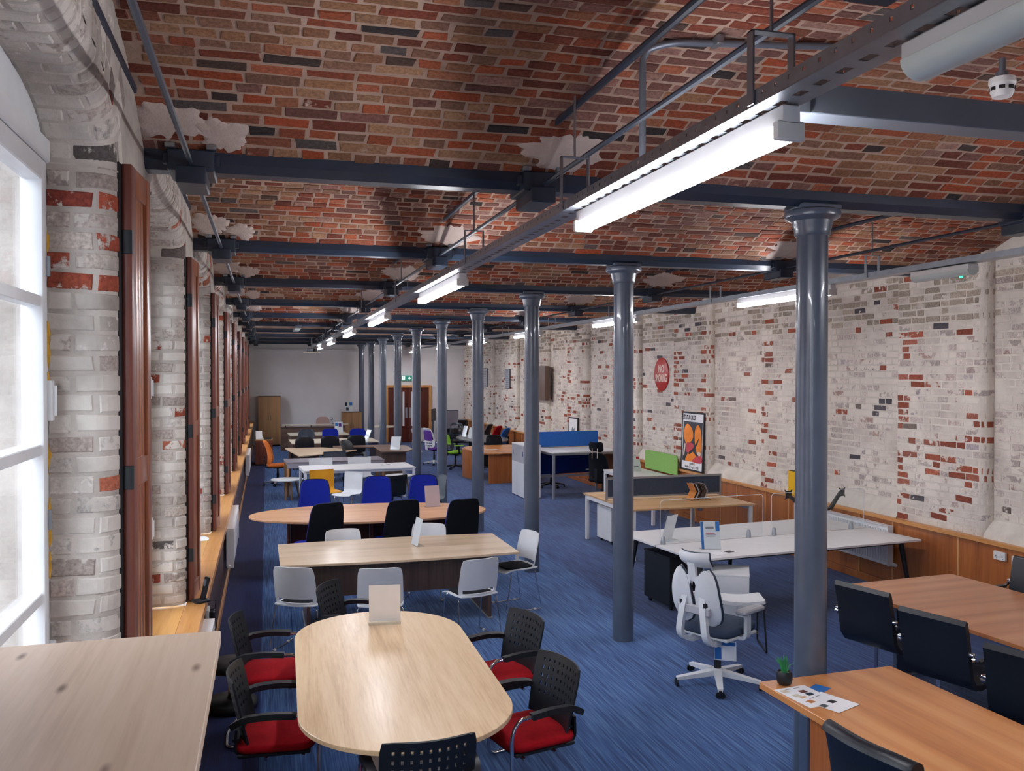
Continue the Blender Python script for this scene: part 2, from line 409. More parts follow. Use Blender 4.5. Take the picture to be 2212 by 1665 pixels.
M['redink'] = plain('red_print', (196,52,60), .5)
M['greyink'] = plain('grey_print', (120,124,136), .5)
M['navy'] = plain('navy_print', (24,28,44), .4)
M['pinkprint'] = plain('crimson_print', (196,60,72), .5, 0, .4, .15, 12)
M['orangeprint'] = plain('orange_print', (240,136,30), .5, 0, .4, .12, 12)
M['plant'] = plain('succulent_green', (54,140,84), .5, 0, .4, .25, 20)
M['glass'] = clear('window_glass')
M['perspex'] = clear('clear_perspex', (.96,.98,.985,1), .35)
M['tube'] = emit('fluorescent_tube', (250,250,255), TUBE_POWER)
M['led'] = emit('green_led', (40,255,140), 3.0)
M['exit'] = emit('lit_exit_green', (24,120,100), .25)
M['exitw'] = emit('lit_exit_white', (230,245,240), .35)
M['diffuser'] = plain('frosted_diffuser', (206,216,210), .35, 0, .5, .03)
M['ground'] = plain('pale_paving', (150,150,150), .9)
M['farbrick'] = plain('far_brick', (164,128,120), .9, 0, .2, .2, 3)
# ---------------------------------------------------------------- brickwork
class Bricks:
    """bricks of one wall or vault: those that show largest become parts of their own, the rest one joined part"""
    def __init__(s, parent, mat, name='brick'): s.p, s.m, s.n, s.L = parent, mat, name, []
    def add(s, fn, u0, u1, v0, v1, col, nu=1, h=.008, ch=.004, jit=.003, nv=1):
        J = lambda: rnd.uniform(-jit, jit)
        c = [(u0+J(), v0+J()), (u1+J(), v0+J()), (u1+J(), v1+J()), (u0+J(), v1+J())]
        h = h+rnd.uniform(-.004, .003); L = max(1e-4, u1-u0); H = max(1e-4, v1-v0)
        def P(a, b, hh):
            u = (c[0][0]*(1-a)+c[1][0]*a)*(1-b)+(c[3][0]*(1-a)+c[2][0]*a)*b
            v = (c[0][1]*(1-a)+c[1][1]*a)*(1-b)+(c[3][1]*(1-a)+c[2][1]*a)*b
            return fn(u, v, hh)
        vs = []; fs = []; ea, eb = ch/L, ch/H; n1, m1 = nu+1, nv+1
        for lay in (0, 1):
            for j in range(m1):
                for i in range(n1):
                    a, b = i/nu, j/nv
                    if lay: a = ea+(1-2*ea)*a; b = eb+(1-2*eb)*b
                    vs.append(P(a, b, h if lay else -.004))
        o = n1*m1
        for j in range(nv):
            for i in range(nu): fs.append((o+j*n1+i, o+j*n1+i+1, o+(j+1)*n1+i+1, o+(j+1)*n1+i))
        for i in range(nu):
            fs.append((i, i+1, o+i+1, o+i)); k = nv*n1; fs.append((k+i+1, k+i, o+k+i, o+k+i+1))
        for j in range(nv):
            a, b = j*n1, (j+1)*n1; fs.append((b, a, o+a, o+b)); fs.append((a+nu, b+nu, o+b+nu, o+a+nu))
        q = vs[o+(n1*m1)//2]; pr = project(q); sc = 0
        if pr and -60 < pr[0] < 2272 and -60 < pr[1] < 1725: sc = L*H/pr[2]**2
        s.L.append((sc, vs, fs, col))
    def finish(s, n):
        s.L.sort(key=lambda t: -t[0])
        for sc, vs, fs, col in s.L[:n]:
            if sc <= 0: n = 0; break
            b = MB(); b.v = [tuple(p) for p in vs]; b.f = fs; b.c = [col]*len(vs); b.build(s.n, s.m, s.p, smooth=0)
        n = sum(1 for t in s.L[:n] if t[0] > 0) if n else sum(1 for t in s.L[:300] if t[0] > 0)
        b = MB(); b.c = []
        for sc, vs, fs, col in s.L[n:]:
            o = len(b.v); b.v += [tuple(p) for p in vs]; b.f += [tuple(i+o for i in f) for f in fs]; b.c += [col]*len(vs)
        if b.v:
            o = b.build(s.n+'work', s.m, s.p, smooth=0); o['kind'] = 'stuff'

def nz(x, y, z=0, k=1.0): return noise.noise(Vector((x*k, y*k, z*k+7.3)))
REDS = [(142,76,54),(156,84,56),(122,64,48),(158,92,66),(108,58,46),(130,80,62),(152,74,46)]
TANS = [(146,106,78),(136,96,72),(158,120,92),(130,96,78),(150,98,72)]
PURP = [(122,84,76),(136,98,88),(110,74,66),(148,112,100)]
DARK = [(70,58,54),(84,66,58),(58,52,52),(92,84,82)]
def pick(L, a, k=.08):
    c = rnd.choice(L); f = 1+rnd.uniform(-k, k)
    r = srgb(*[min(255, x*f) for x in c]); return (r[0], r[1], r[2], a)

BAY, B0, NB = 3.104, 4.94, 10                     # beams stand at B0 + BAY*i
XL, XR = -0.72, 7.46
HS, RISE, ZC = 1.45, .42, 4.20
VR = (HS*HS+RISE*RISE)/(2*RISE); VZ = ZC-VR
AMAX = math.asin(1.50/VR)
def vault_z(y, yc): return VZ+sqrt(max(0, VR*VR-(y-yc)**2))

def make_vault(k):
    yc = B0+BAY*(k+.5)
    b = MB(); n = 16; fs = []; vs = []
    for i in range(n+1):
        a = -AMAX+2*AMAX*i/n
        for x in (XL, XR): vs.append((x, yc+VR*sin(a), VZ+VR*cos(a)))
    for i in range(n): fs.append((2*i, 2*i+1, 2*i+3, 2*i+2))
    b.add(vs, fs); o = b.build('ceiling', M['mortar']); struct(o, 'shallow brick vault of the ceiling between two iron beams')
    if k > 4 or k < -2: return o, yc
    fn = lambda u, v, h: (u, yc+(VR-h)*sin(v/VR), VZ+(VR-h)*cos(v/VR))
    S = Bricks(o, M['brick']); s = -AMAX*VR+.01; row = 0; P = .0745
    s0 = s if k in (0, 1, -1) else s
    while s < AMAX*VR-.06:
        header = rnd.random() < .58; x = XL+rnd.uniform(0, .2); L0 = .128 if header else .245
        yy = yc+VR*sin(s/VR)
        while x < XR-.05:
            L = L0*rnd.uniform(.88, 1.12)
            if not header and rnd.random() < .08: L = .115
            t = nz(x*.8, yy*1.6, k*5)+.35*nz(x*3.1, yy*4, 3); q = rnd.random()
            edge = 1-abs(s)/(AMAX*VR)
            lw = .04+.26*nz(x*.6, yy*1.1, 40)+rnd.uniform(-.1, .1)+(.16 if edge < .14 else 0)+(.10 if x < .3 else 0)
            if q < .045: c = pick(DARK, lw-.05)
            elif t > .16 and q < .72: c = pick(TANS, lw)
            elif t < -.18 and q < .6: c = pick(PURP, lw+.05)
            elif q < .2: c = pick(PURP, lw+.04)
            elif q < .28: c = pick(TANS, lw)
            else: c = pick(REDS, lw)
            S.add(fn, x, x+L, s, s+P-.011+rnd.uniform(-.004, .003), c, 1, .006, .006, .007)
            x += L+.011+rnd.uniform(0, .004)
        s += P; row += 1
    S.finish(300 if k in (-1, 0) else (200 if k == 1 else 0))
    return o, yc
VAULTS = {k: make_vault(k) for k in range(-3, 9)}
for a, c in ((-4.8, -4.3), (32.85, 33.5)):
    o = MB().box(-1.2, 7.9, a, c, 3.76, 4.2).build('ceiling', M['mortar'], smooth=0); struct(o, 'flat strip of ceiling against the end wall')

# plaster patches where the rods and brackets were bedded in
def patch(k, x, y, w, d, seed):
    o, yc = VAULTS[k]; b = MB(); n = 44; vs = [(x, y, vault_z(y, yc)-.014)]; fs = []
    for ring, (q, h) in enumerate(((.6, .014), (.93, .011), (1.0, -.003))):
        for i in range(n):
            a = 2*pi*i/n; r = q*(1+.45*nz(cos(a)*1.3, sin(a)*1.3, seed)+.34*nz(cos(a)*4, sin(a)*4, seed+9)+.2*nz(cos(a)*11, sin(a)*11, seed+3))
            px = x+cos(a)*w*r; py = min(y+sin(a)*d*r, yc+1.47); vs.append((px, py, vault_z(py, yc)-h-.006*nz(px*9, py*9, seed)))
    for i in range(n):
        j = (i+1) % n; fs.append((0, 1+j, 1+i))
        for q in (0, 1): fs.append((1+q*n+i, 1+q*n+j, 1+(q+1)*n+j, 1+(q+1)*n+i))
    b.add(vs, fs); b.build('plaster_patch', M['plaster'], o, smooth=60)
for k in range(-1, 6):
    ye = B0+BAY*(k+1)
    patch(k, -.46, ye-.27, .16, .12, k+1); patch(k, -.21, ye-.21, .12, .09, k+31)
    patch(k, 1.60, ye-.26, .24, .13, k+61); patch(k, 5.12, ye-.27, .28, .14, k+91)

# ---------------------------------------------------------------- floor
def slab(x0, x1, y0, y1, z0, z1, name, mat, parent=None):
    return MB().box(x0, x1, y0, y1, z0, z1).build(name, mat, parent, smooth=0)
fl = slab(-.06, 3.88, -4.6, 33.4, -.05, 0, 'floor', M['carpet']); struct(fl, 'striped mid-blue carpet down the middle of the room')
o = slab(-1.2, -.06, -4.6, 33.4, -.05, 0, 'floor', M['carpetL']); struct(o, 'plain navy carpet border along the window wall')
o = slab(3.88, 7.9, -4.6, 33.4, -.05, 0, 'floor', M['carpetR']); struct(o, 'deep blue carpet on the right side of the columns')

# ---------------------------------------------------------------- end walls
wb = slab(-1.2, 7.9, 33.3, 33.5, 0, 4.4, 'wall_back', M['paintwhite']); struct(wb)
o = slab(-1.2, 7.9, -4.75, -4.6, 0, 4.4, 'wall_front', M['wmortar']); struct(o)
o = slab(-.7, 7.4, 33.17, 33.3, 3.42, 3.50, 'trim_1', M['white']); struct(o, 'white cable trunking across the end wall')

# ---------------------------------------------------------------- right wall
def right_profile():
    """plan of the right wall along y: recesses at x 7.45, piers at 7.33 with a rounded near corner"""
    segs = []; edges = [7.63+3.03*i for i in range(-5, 9)]
    for i, yb in enumerate(edges):
        yf = yb+1.34; yn = edges[i+1] if i+1 < len(edges) else 33.3
        r = .09
        nose = [(7.45, yb), (7.33+r, yb)]+[(7.33+r-r*sin(a), yb+r-r*cos(a)) for a in [pi/2*j/5 for j in range(1, 6)]]+[(7.33, yf)]
        segs.append(('pier', nose)); segs.append(('step', [(7.33, yf), (7.45, yf)])); segs.append(('recess', [(7.45, yf), (7.45, yn)]))
    return segs
RP = right_profile()
b = MB(); Z0, Z1 = .86, 4.3
for kind, pts in RP:
    for p, q in zip(pts, pts[1:]):
        b.add([(p[0], p[1], Z0), (q[0], q[1], Z0), (q[0], q[1], Z1), (p[0], p[1], Z1)], [(0, 1, 2, 3)])
    if kind == 'recess':
        (x, ya), (_, yb) = pts
        b.add([(7.31, ya, .86), (7.31, yb, .86), (7.33, ya, .93), (7.33, yb, .93), (7.452, ya, 1.07), (7.452, yb, 1.07)], [(0, 1, 3, 2), (2, 3, 5, 4)])
b.box(7.34, 7.6, -4.6, 33.3, 0, .87); b.box(7.47, 7.6, -4.6, 33.3, .8, 4.4)
wr = b.build('wall_right', M['wmortar'], smooth=50); struct(wr, 'long limewashed brick wall with piers and shallow recesses')
def polyfn(pts):
    P = [Vector((x, y, 0)) for x, y in pts]; D = [0]
    for a, c in zip(P, P[1:]): D.append(D[-1]+(c-a).length)
    def fn(u, v, h):
        u = min(max(u, 0), D[-1]-1e-6); i = 0
        while D[i+1] < u: i += 1
        t = (u-D[i])/(D[i+1]-D[i]); p = P[i].lerp(P[i+1], t); d = (P[i+1]-P[i]).normalized()
        return (p.x-d.y*h, p.y+d.x*h, v)
    return fn, D[-1]
S = Bricks(wr, M['wbrick'])
for kind, pts in RP:
    if kind == 'step' or pts[0][1] < 4: continue
    fn, Lt = polyfn(pts); z = .885 if kind == 'pier' else 1.08; row = 0
    far = pts[0][1] > 21
    while z < 3.76:
        u = 0.004; first = True
        hd = row % 2
        while u < Lt-.04:
            L = .235*rnd.uniform(.94, 1.06)
            if rnd.random() < .33: L = .115
            if first: L = .34 if hd else .235; first = False
            if u+L > Lt-.07: L = Lt-u-.004
            y = pts[0][1]+u; q = rnd.random(); g = nz(y*.9, z*1.3, 2)
            if kind == 'pier':
                end = u+L > Lt-.10; nose = u < .34
                pr = .42 if end else (.26 if nose and 1.2 < z < 3.3 else .08+.22*max(0, g))
                pr *= .55 if far else 1
                if z > 3.2: pr *= .4
            else: pr = .035+.05*max(0, g)
            if q < pr: c = pick([(162,90,68),(172,96,74),(150,82,64),(166,104,86)], rnd.uniform(.14, .48))
            elif q < pr+.018: c = pick([(96,92,96),(88,86,92),(120,108,100)], rnd.uniform(.2, .42))
            elif z > 3.2 and q < .6: c = pick([(186,174,158),(172,160,146)], rnd.uniform(.2, .46))
            elif q < pr+.16: c = pick([(190,172,164),(176,150,140),(186,176,178)], rnd.uniform(.44, .62))
            else: c = pick([(214,204,196),(196,184,178)], rnd.uniform(.38, .75))
            S.add(fn, u, u+L, z, z+.069, c, 4 if (u < .3 and kind == 'pier') else 1, .004, .005, .005)
            u += L+.010
        z += .083; row += 1
S.finish(300)

# panelling under it
tr = slab(7.315, 7.345, 4.2, 33.25, .0, .845, 'trim_2', M['panel']); struct(tr, 'orange wood panelling along the foot of the brick wall')
ys = [4.9, 5.9, 6.9, 7.95, 9.0, 9.62, 10.4, 11.2, 11.82, 12.66, 13.19]
while ys[-1] < 32.4: ys.append(ys[-1]+rnd.choice((.62, .9, 1.05)))
for i, (a, c) in enumerate(zip(ys, ys[1:])):
    MB().rbox(7.297, 7.315, a+.012, c-.012, .10, .836, .003).build('panel', M['panel'], tr, smooth=0)
for a in ys: MB().rbox(7.288, 7.318, a-.011, a+.011, .09, .838, .003).build('batten', M['batten'], tr, smooth=0)
MB().rbox(7.285, 7.32, 4.2, 33.2, .002, .095, .006).build('skirting', M['panel'], tr, smooth=0)
MB().rbox(7.255, 7.36, 4.2, 33.2, .838, .882, .008).build('cap_board', M['cap'], tr, smooth=0)
# ---------------------------------------------------------------- left wall: windows, piers, sill
WX, RX = -.88, .10                                # window plane, radius of the rounded brick corner
HW, SPR, ARISE, ZS = .95, 3.45, .29, .88      # half width, springing, rise, sill
WC = -.42                                         # the openings sit off the middle of their bays
def sgp(x, p): return math.copysign(abs(x)**p, x)
def opening(yc):
    pts = [(yc+HW, ZS)]
    z = ZS
    while z < SPR-.15: z += .2; pts.append((yc+HW, z))
    for i in range(0, 25):
        a = pi*i/24; pts.append((yc+HW*sgp(cos(a), .72), SPR+ARISE*sgp(sin(a), .72)))
    z = SPR
    for p in [(yc-HW, q[1]) for q in pts[:len(pts)-25][::-1]]: pts.append(p)
    P = [Vector((0, y, z)) for y, z in pts]; D = [0]
    for a, c in zip(P, P[1:]): D.append(D[-1]+(c-a).length)
    def at(v):
        v = min(max(v, 0), D[-1]-1e-6); i = 0
        while D[i+1] < v: i += 1
        d = (P[i+1]-P[i]).normalized(); p = P[i].lerp(P[i+1], (v-D[i])/(D[i+1]-D[i]))
        # normal smoothed round the arch
        if SPR <= p.z: n = Vector((0, sgp((p.y-yc)/HW, 1.78)/HW, sgp((p.z-SPR)/ARISE, 1.78)/ARISE)).normalized()
        else: n = Vector((0, 1 if p.y > yc else -1, 0))
        return p, n
    return at, D[-1], pts
def reveal(at):
    def fn(v, u, h):                              # v along the outline, u from the frame into the room
        p, n = at(v)
        if u < .17: q = p-n*h; return (WX+.01+u, q.y, q.z)
        a = (u-.17)/RX
        if a < pi/2: q = p+n*(RX-(RX+h)*cos(a)); return (-.70+(RX+h)*sin(a), q.y, q.z)
        q = p+n*(RX+(u-.17-RX*pi/2)); return (-.60+h, q.y, q.z)
    return fn
UEND = .17+RX*pi/2
wl = MB()
BRK = []
for k in range(-2, 9):
    yb = B0+BAY*(k+.5); yc = yb+WC; at, Ltot, pts = opening(yc); fn = reveal(at)
    us = [0, .085, .17]+[.17+RX*pi/2*i/8 for i in range(1, 9)]
    NV = 240; vs = [Ltot*i/NV for i in range(NV+1)]
    V = [fn(v, u, 0) for v in vs for u in us]; n = len(us); F = []
    for j in range(NV):
        for i in range(n-1): F.append((j*n+i, (j+1)*n+i, (j+1)*n+i+1, j*n+i+1))
    wl.add(V, F)
    # wall face from the rounded edge out to the limits of the bay
    V = []; F = []
    for v in vs:
        x, y, z = fn(v, UEND, 0)
        p, nn = at(v)
        if z < SPR+.02: oy, oz = (yc+BAY/2 if y > yc else yc-BAY/2), z
        else:
            a = math.atan2((z-SPR)/(ARISE+RX), (y-yc)/(HW+RX)); s = 1/max(abs(cos(a)), abs(sin(a)))
            oy, oz = yc+BAY/2*cos(a)*s, SPR+.85*sin(a)*s
        V += [(x, y, z), (x, oy, oz)]
    for j in range(NV): F.append((2*j, 2*j+2, 2*j+3, 2*j+1))
    wl.add(V, F)
    wl.box(-.80, -.606, yc+BAY/2-.46, yc+BAY/2+.46, 3.40, 4.4)
    BRK.append((k, yc, at, Ltot, fn))
    # outer reveal beyond the frame
    V = [(x, p.y, p.z) for v in vs for p, nn in (at(v),) for x in (WX-.045, WX-.32)]
    wl.add(V, [(2*j, 2*j+2, 2*j+3, 2*j+1) for j in range(NV)])
wl.box(-.80, -.60, -4.6, -3.2, 0, 4.4); wl.box(-.80, -.60, 32.0, 33.3, 0, 4.4)
wl.box(-.75, -.56, -4.6, 33.2, 0, .84)
wlo = wl.build('wall_left', M['jmortar'], smooth=60); struct(wlo, 'limewashed brick window wall with rounded arched reveals')
S = Bricks(wlo, M['jbrick'])
for k, yc, at, Ltot, fn in BRK:
    if k < -1 or k > 4: continue
    v = .01; row = 0; vend = Ltot*.55 if k != -1 else Ltot*.66
    while v < vend:
        h = .083; z = at(v)[0].z; arch = z > SPR
        cuts = [0.012, .20, UEND+.10] if row % 2 else [0.012, .115, .33, UEND+.02]
        if arch: cuts = cuts+[cuts[-1]+.12, cuts[-1]+.24][:1+(row % 2)]
        for a, c in zip(cuts, cuts[1:]):
            q = rnd.random(); g = nz(v*1.2, a*5+k*3, 5)
            up = max(0, min(1, (z-1.9)/1.4)) if k == -1 else .25
            if a > UEND+.01: up = 0
            elif arch: up = .12 if z > SPR+.18 else .6
            pr = .035+.5*up*up
            if q < pr: col = pick([(168,84,62),(158,78,58),(176,104,80),(146,70,58)], rnd.uniform(.26, .52))
            elif q < pr+.06*up+.01: col = pick([(100,94,92),(120,110,106)], rnd.uniform(.25, .48))
            elif q < pr+.30: col = pick([(186,176,166),(176,164,156)], rnd.uniform(.28, .5))
            else: col = pick([(208,202,194),(198,192,184)], rnd.uniform(.45, .75))
            # fn takes (v,u): bricks run across the reveal
            S.add(lambda uu, vv, hh: fn(vv, uu, hh), a+.004, c-.006, v, v+.075, col, 8 if c > .18 else 2, .005, .010, .006)
        v += h; row += 1
S.finish(300)

# windows -------------------------------------------------------------------
for k in range(-2, 9):
    yc = B0+BAY*(k+.5)+WC
    b = MB()
    # fixed frame: jambs, transom and arched head board
    fw = .075
    for sgn in (-1, 1): b.rbox(WX-.05, WX+.03, yc+sgn*HW-(fw if sgn > 0 else .03), yc+sgn*HW+(fw if sgn < 0 else .03), .86, SPR+.06, .006)
    n = 24; V = []; F = []
    for x in (WX-.05, WX+.02):
        for i in range(n+1):
            a = pi*i/n; V.append((x, yc+(HW+.03)*sgp(cos(a), .72), SPR+.02+(ARISE+.03)*sgp(sin(a), .72)))
        V.append((x, yc, SPR+.0))
    c = n+1
    for i in range(n): F.append((n+2+i, n+2+i+1, 2*(n+2)-1)); F.append((i+1, i, c))
    b.add(V, F)
    b.rbox(WX-.05, WX+.05, yc-HW+.02, yc+HW-.02, SPR+.015, SPR+.11, .012)
    b.rbox(WX-.05, WX+.04, yc-HW+.02, yc+HW-.02, .87, .95, .01)
    o = b.build('window_%d' % (k+3), M['winwhite']); struct(o, 'white arched casement window in the brick reveal')
    for sgn in (-1, 1):                           # two casements
        y0, y1 = (yc+.004, yc+HW-.075) if sgn > 0 else (yc-HW+.075, yc-.004)
        s = MB()
        s.rbox(WX-.03, WX+.045, y0, y0+.06, .955, SPR+.012, .008); s.rbox(WX-.03, WX+.045, y1-.06, y1, .955, SPR+.012, .008)
        s.rbox(WX-.03, WX+.045, y0+.05, y1-.05, .955, 1.04, .008); s.rbox(WX-.03, WX+.045, y0+.05, y1-.05, SPR-.07, SPR+.012, .008)
        so = s.build('casement', M['winwhite'], o)
        for z in (1.75, 2.33, 2.91): MB().rbox(WX-.02, WX+.035, y0+.05, y1-.05, z-.022, z+.022, .006).build('glazing_bar', M['winwhite'], so)
        MB().box(WX-.008, WX-.004, y0+.045, y1-.045, 1.02, SPR-.05).build('pane', M['glass'], so, smooth=0)
    if k < 2:
        for z in (1.48, 2.52):
            h = MB().rbox(WX+.03, WX+.062, yc+HW-.085, yc+HW-.035, z-.08, z+.08, .004); h.box(WX+.062, WX+.075, yc+HW-.065, yc+HW-.055, z-.06, z+.06); h.build('catch_plate', M['winwhite'], o)
        for z in (1.15, 2.05, 3.05): MB().rbox(WX+.045, WX+.06, yc+HW-.09, yc+HW-.075, z-.04, z+.04, .003).build('hinge', M['galv'], o)
        f = MB()
        for i in range(16):
            z = rnd.uniform(1.0, 3.5); f.at((WX+.032, yc+HW+.004, z), rx=rnd.uniform(-10, 10)).lathe([(.003, -.06), (.009, -.03), (.013, 0), (.008, .04), (.003, rnd.uniform(.06, .10))], 7)
        o2 = f.build('sealant_foam', M['foam'], o); o2['kind'] = 'stuff'
    # sill board inside the recess
    MB().rbox(WX-.02, -.60, yc-HW-.04, yc+HW+.04, .835, .872, .006).build('sill_board', M['sill'], o)

# front sill, boarding and skirting ------------------------------------------
s = slab(-.60, -.50, .3, 33.2, .10, .80, 'trim_3', M['mahogany']); struct(s, 'dark boarding under the window sills')
y = .9
while y < 33:
    y1 = y+.095
    if y < 16: MB().rbox(-.51, -.493, y, y1-.006, .10, .80, .004).build('board', M['walnutZ'], s, smooth=0)
    y = y1
b = MB()
while y < 33: y += .1
for i in range(170): b.rbox(-.51, -.493, 16.0+i*.1, 16.094+i*.1, .10, .80, .004)
o = b.build('boarding', M['walnutZ'], s, smooth=0); o['kind'] = 'stuff'
MB().rbox(-.53, -.475, .3, 33.2, .002, .10, .008).build('skirting', M['batten'], s, smooth=0)
s = None
ys = [.3, 4.2, 8.65, 13.1, 17.4, 21.8, 26.2, 33.2]
front = MB().rbox(-.60, -.455, ys[0], ys[1]-.002, .80, .876, .008).build('trim_4', M['cap'], smooth=0); struct(front, 'golden wood sill nosing running along the window wall')
for a, c in zip(ys[1:], ys[2:]): MB().rbox(-.60, -.455, a, c-.002, .80, .876, .008).build('sill_nosing', M['cap'], front, smooth=0)

# shutters folded back against the piers -------------------------------------
def shutter(k):
    ye = B0+BAY*(k+.5)+.65
    words_ = ['nearest one, beside the first window', 'second along the window wall', 'third along the window wall', 'fourth along the window wall', 'fifth along the window wall',
              'sixth along the window wall', 'seventh along the window wall', 'eighth along the window wall', 'last, close to the far wall']
    t = thing('window_shutter', 'open brown wooden shutter, '+words_[k+1], 'shutter', (-.585, ye, .885), -4, 'shutters folded back beside the windows')
    W, H, T = .39, 2.63, .036
    # local: y along the leaf, x towards the room
    for ya in (0, W-.075): MB().rbox(-.004, T, ya, ya+.075, 0, H, .004).build('stile', M['redtimber'] if ya == 0 else M['shutter'], t)
    for za, zb in ((0, .12), (H-.12, H), (1.25, 1.37)): MB().rbox(-.002, T-.002, .08, W-.08, za, zb, .004).build('rail', M['shutter'], t)
    if k < 3:
        for i in range(4):
            a = .087+i*.0545; MB().rbox(.004, T-.012, a, a+.0515, .11, H-.11, .005).build('board', M['shutter'], t)
    else: MB().box(.004, T-.012, .08, W-.08, .1, H-.1).build('board', M['shutter'], t)
    MB().rbox(-.03, -.004, -.035, .05, -.002, H, .004).build('gap_shade_strip', M['ink'], t)  # black strip painting in the shadow of the gap between wall and shutter
    for z in (.35, 1.3, 2.3): MB().rbox(-.008, T+.002, -.006, .018, z-.05, z+.05, .002).build('hinge', M['black'], t)
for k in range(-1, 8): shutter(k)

# outside: what the panes look on to ------------------------------------------
o = slab(-30, -1.25, -30, 60, -3.2, -3.0, 'exterior_ground', M['ground']); struct(o)
e = thing('building', 'pale brick building seen blurred through the nearest window', 'building', (-13, 6, -3))
MB().box(-4, 0, -14, 22, 0, 7.5).build('wall', M['farbrick'], e, smooth=0)
MB().rbox(-4.2, .2, -14.2, 22.2, 7.5, 7.8, .05).build('roof', M['ground'], e, smooth=0)
for i in range(8):
    for z in (1.2, 4.4): MB().rbox(-.02, .04, -12+i*4.2, -10.6+i*4.2, z, z+2.0, .02).build('window', M['winwhite'], e, smooth=0)

# end wall doors ---------------------------------------------------------------
d = MB()
d.rbox(4.31, 4.41, 33.20, 33.33, 0, 2.17, .008).rbox(5.96, 6.06, 33.20, 33.33, 0, 2.17, .008).rbox(4.405, 5.965, 33.20, 33.33, 2.07, 2.17, .008)
do = d.build('door_1', M['doorframe']); struct(do, 'red-brown double doors in an orange wood frame at the far end')
for (x0, x1, vx, px) in ((4.415, 5.178, 4.99, 5.10), (5.184, 5.955, 5.32, 5.25)):
    lf = MB().rbox(x0, x1, 33.235, 33.285, .01, 2.065, .004).build('door_leaf', M['mahogany'], do)
    MB().rbox(vx-.035, vx+.035, 33.228, 33.236, .62, 1.92, .002).build('vision_panel', M['paper'], lf)
    MB().rbox(px-.04, px+.04, 33.222, 33.236, .92, 1.32, .003).build('push_plate', M['silver'], lf)
    MB().rbox(x0+.25, x1-.25, 33.226, 33.236, 1.93, 2.02, .003).build('door_closer', M['black'], lf)
# ---------------------------------------------------------------- beams, columns, rods
ORD = ['first', 'second', 'third', 'fourth', 'fifth', 'sixth', 'seventh', 'eighth', 'ninth', 'tenth']
def bracket(x, y, parent):
    b = MB()
    b.rbox(x-.115, x+.115, y-.15, y+.15, 3.665, 3.775, .012)
    b.rbox(x-.075, x+.075, y-.165, y+.165, 3.60, 3.69, .012)
    b.rbox(x-.14, x-.10, y-.13, y+.13, 3.70, 3.755, .006).rbox(x+.10, x+.14, y-.13, y+.13, 3.70, 3.755, .006)
    br = b.build('tie_bracket', M['irondark'], parent)
    if y < 12:
        c = MB()
        for s in (-1, 1): c.rbox(x+s*.10-.025, x+s*.10+.025, y-.17, y-.12, 3.775, 3.80, .005)
        c.build('clip', M['galv'], br)
for i in range(-2, 10):
    y = B0+BAY*i; b = MB()
    sec = [(y-.10, 3.72), (y-.10, 3.80), (y+.10, 3.80), (y+.10, 3.72), (y+.055, 3.68), (y-.055, 3.68)]
    V = [(x, p[0], p[1]) for x in (-.70, 7.44) for p in sec]; F = [(k, (k+1) % 6, 6+(k+1) % 6, 6+k) for k in range(6)]+[tuple(range(6))[::-1], tuple(range(6, 12))]
    b.add(V, F); o = b.build('beam', M['irondark'], smooth=0)
    struct(o, ('dark iron beam across the vaults, '+ORD[i]+' one ahead') if i >= 0 else 'dark iron beam across the vaults behind the viewpoint')
    if i >= -1:
        for x in (-.37, 1.52, 5.10): bracket(x, y, o)
for i in range(-2, 10):
    y = B0+BAY*i
    c = thing('column', ('round blue-grey cast-iron column, '+ORD[i]+' of the row ahead') if i >= 0 else 'round blue-grey cast-iron column behind the viewpoint', 'column', (3.38, y, 0), 0, 'iron columns down the room')
    c['kind'] = 'structure'; del c['category']
    MB().lathe([(.103, 0), (.1035, .02), (.102, .6), (.0975, 3.52)], 32).build('shaft', M['iron'], c)
    cap = MB().lathe([(.104, 3.505), (.111, 3.515), (.113, 3.535), (.119, 3.56), (.128, 3.60), (.150, 3.612), (.172, 3.625), (.177, 3.642), (.172, 3.662), (.152, 3.672)], 32)
    cap.rbox(-.14, .14, -.115, .115, 3.668, 3.70, .01).build('capital', M['iron'], c)
for x, z, nm in ((-.37, 3.70, 'along the window wall'), (1.52, 3.70, 'along the middle of the room'), (5.10, 3.70, 'between the columns and the brick wall')):
    o = MB().cyl((x, -4.5, z), (x, 33.1, z), .014, 8).build('tie_rod', M['irondark']); struct(o, 'thin iron tie rod threaded through the brackets '+nm)
for x, nm in ((-.60, 'beside the window wall'), (1.50, 'above the lighting trunking'), (5.10, 'near the brick wall')):
    o = MB().cyl((x, -4.5, 3.97), (x, 33.1, 3.97), .018, 8).build('tie_rod', M['irondark']); struct(o, 'higher iron tie rod cutting through the vaults '+nm)

# ---------------------------------------------------------------- lighting trunking
def trunking(x, z, y0, y1, ydetail, label, mat, hw=.062):
    t = thing('lighting_trunking', label, 'trunking', (x, 0, z))
    b = MB(); b.box(-hw, -.014, y0, y1, -.03, -.027).box(.014, hw, y0, y1, -.03, -.027)
    yy = y0
    while yy < ydetail: b.box(-.014, .014, yy, yy+.05, -.03, -.027); yy += .095
    b.box(-.014, .014, min(yy, y1-.01), y1, -.03, -.027)
    b.build('slotted_base', mat, t, smooth=0)
    for s in (-1, 1):
        b = MB(); xa, xb = sorted((s*hw, s*(hw-.003)))
        b.box(xa, xb, y0, y1, -.0265, -.008).box(xa, xb, y0, y1, .004, .016)
        yy = y0
        while yy < ydetail: b.box(xa, xb, yy, yy+.055, -.008, .004); yy += .067
        b.box(xa, xb, min(yy, y1-.01), y1, -.008, .004); b.build('side_flange', mat, t, smooth=0)
    return t
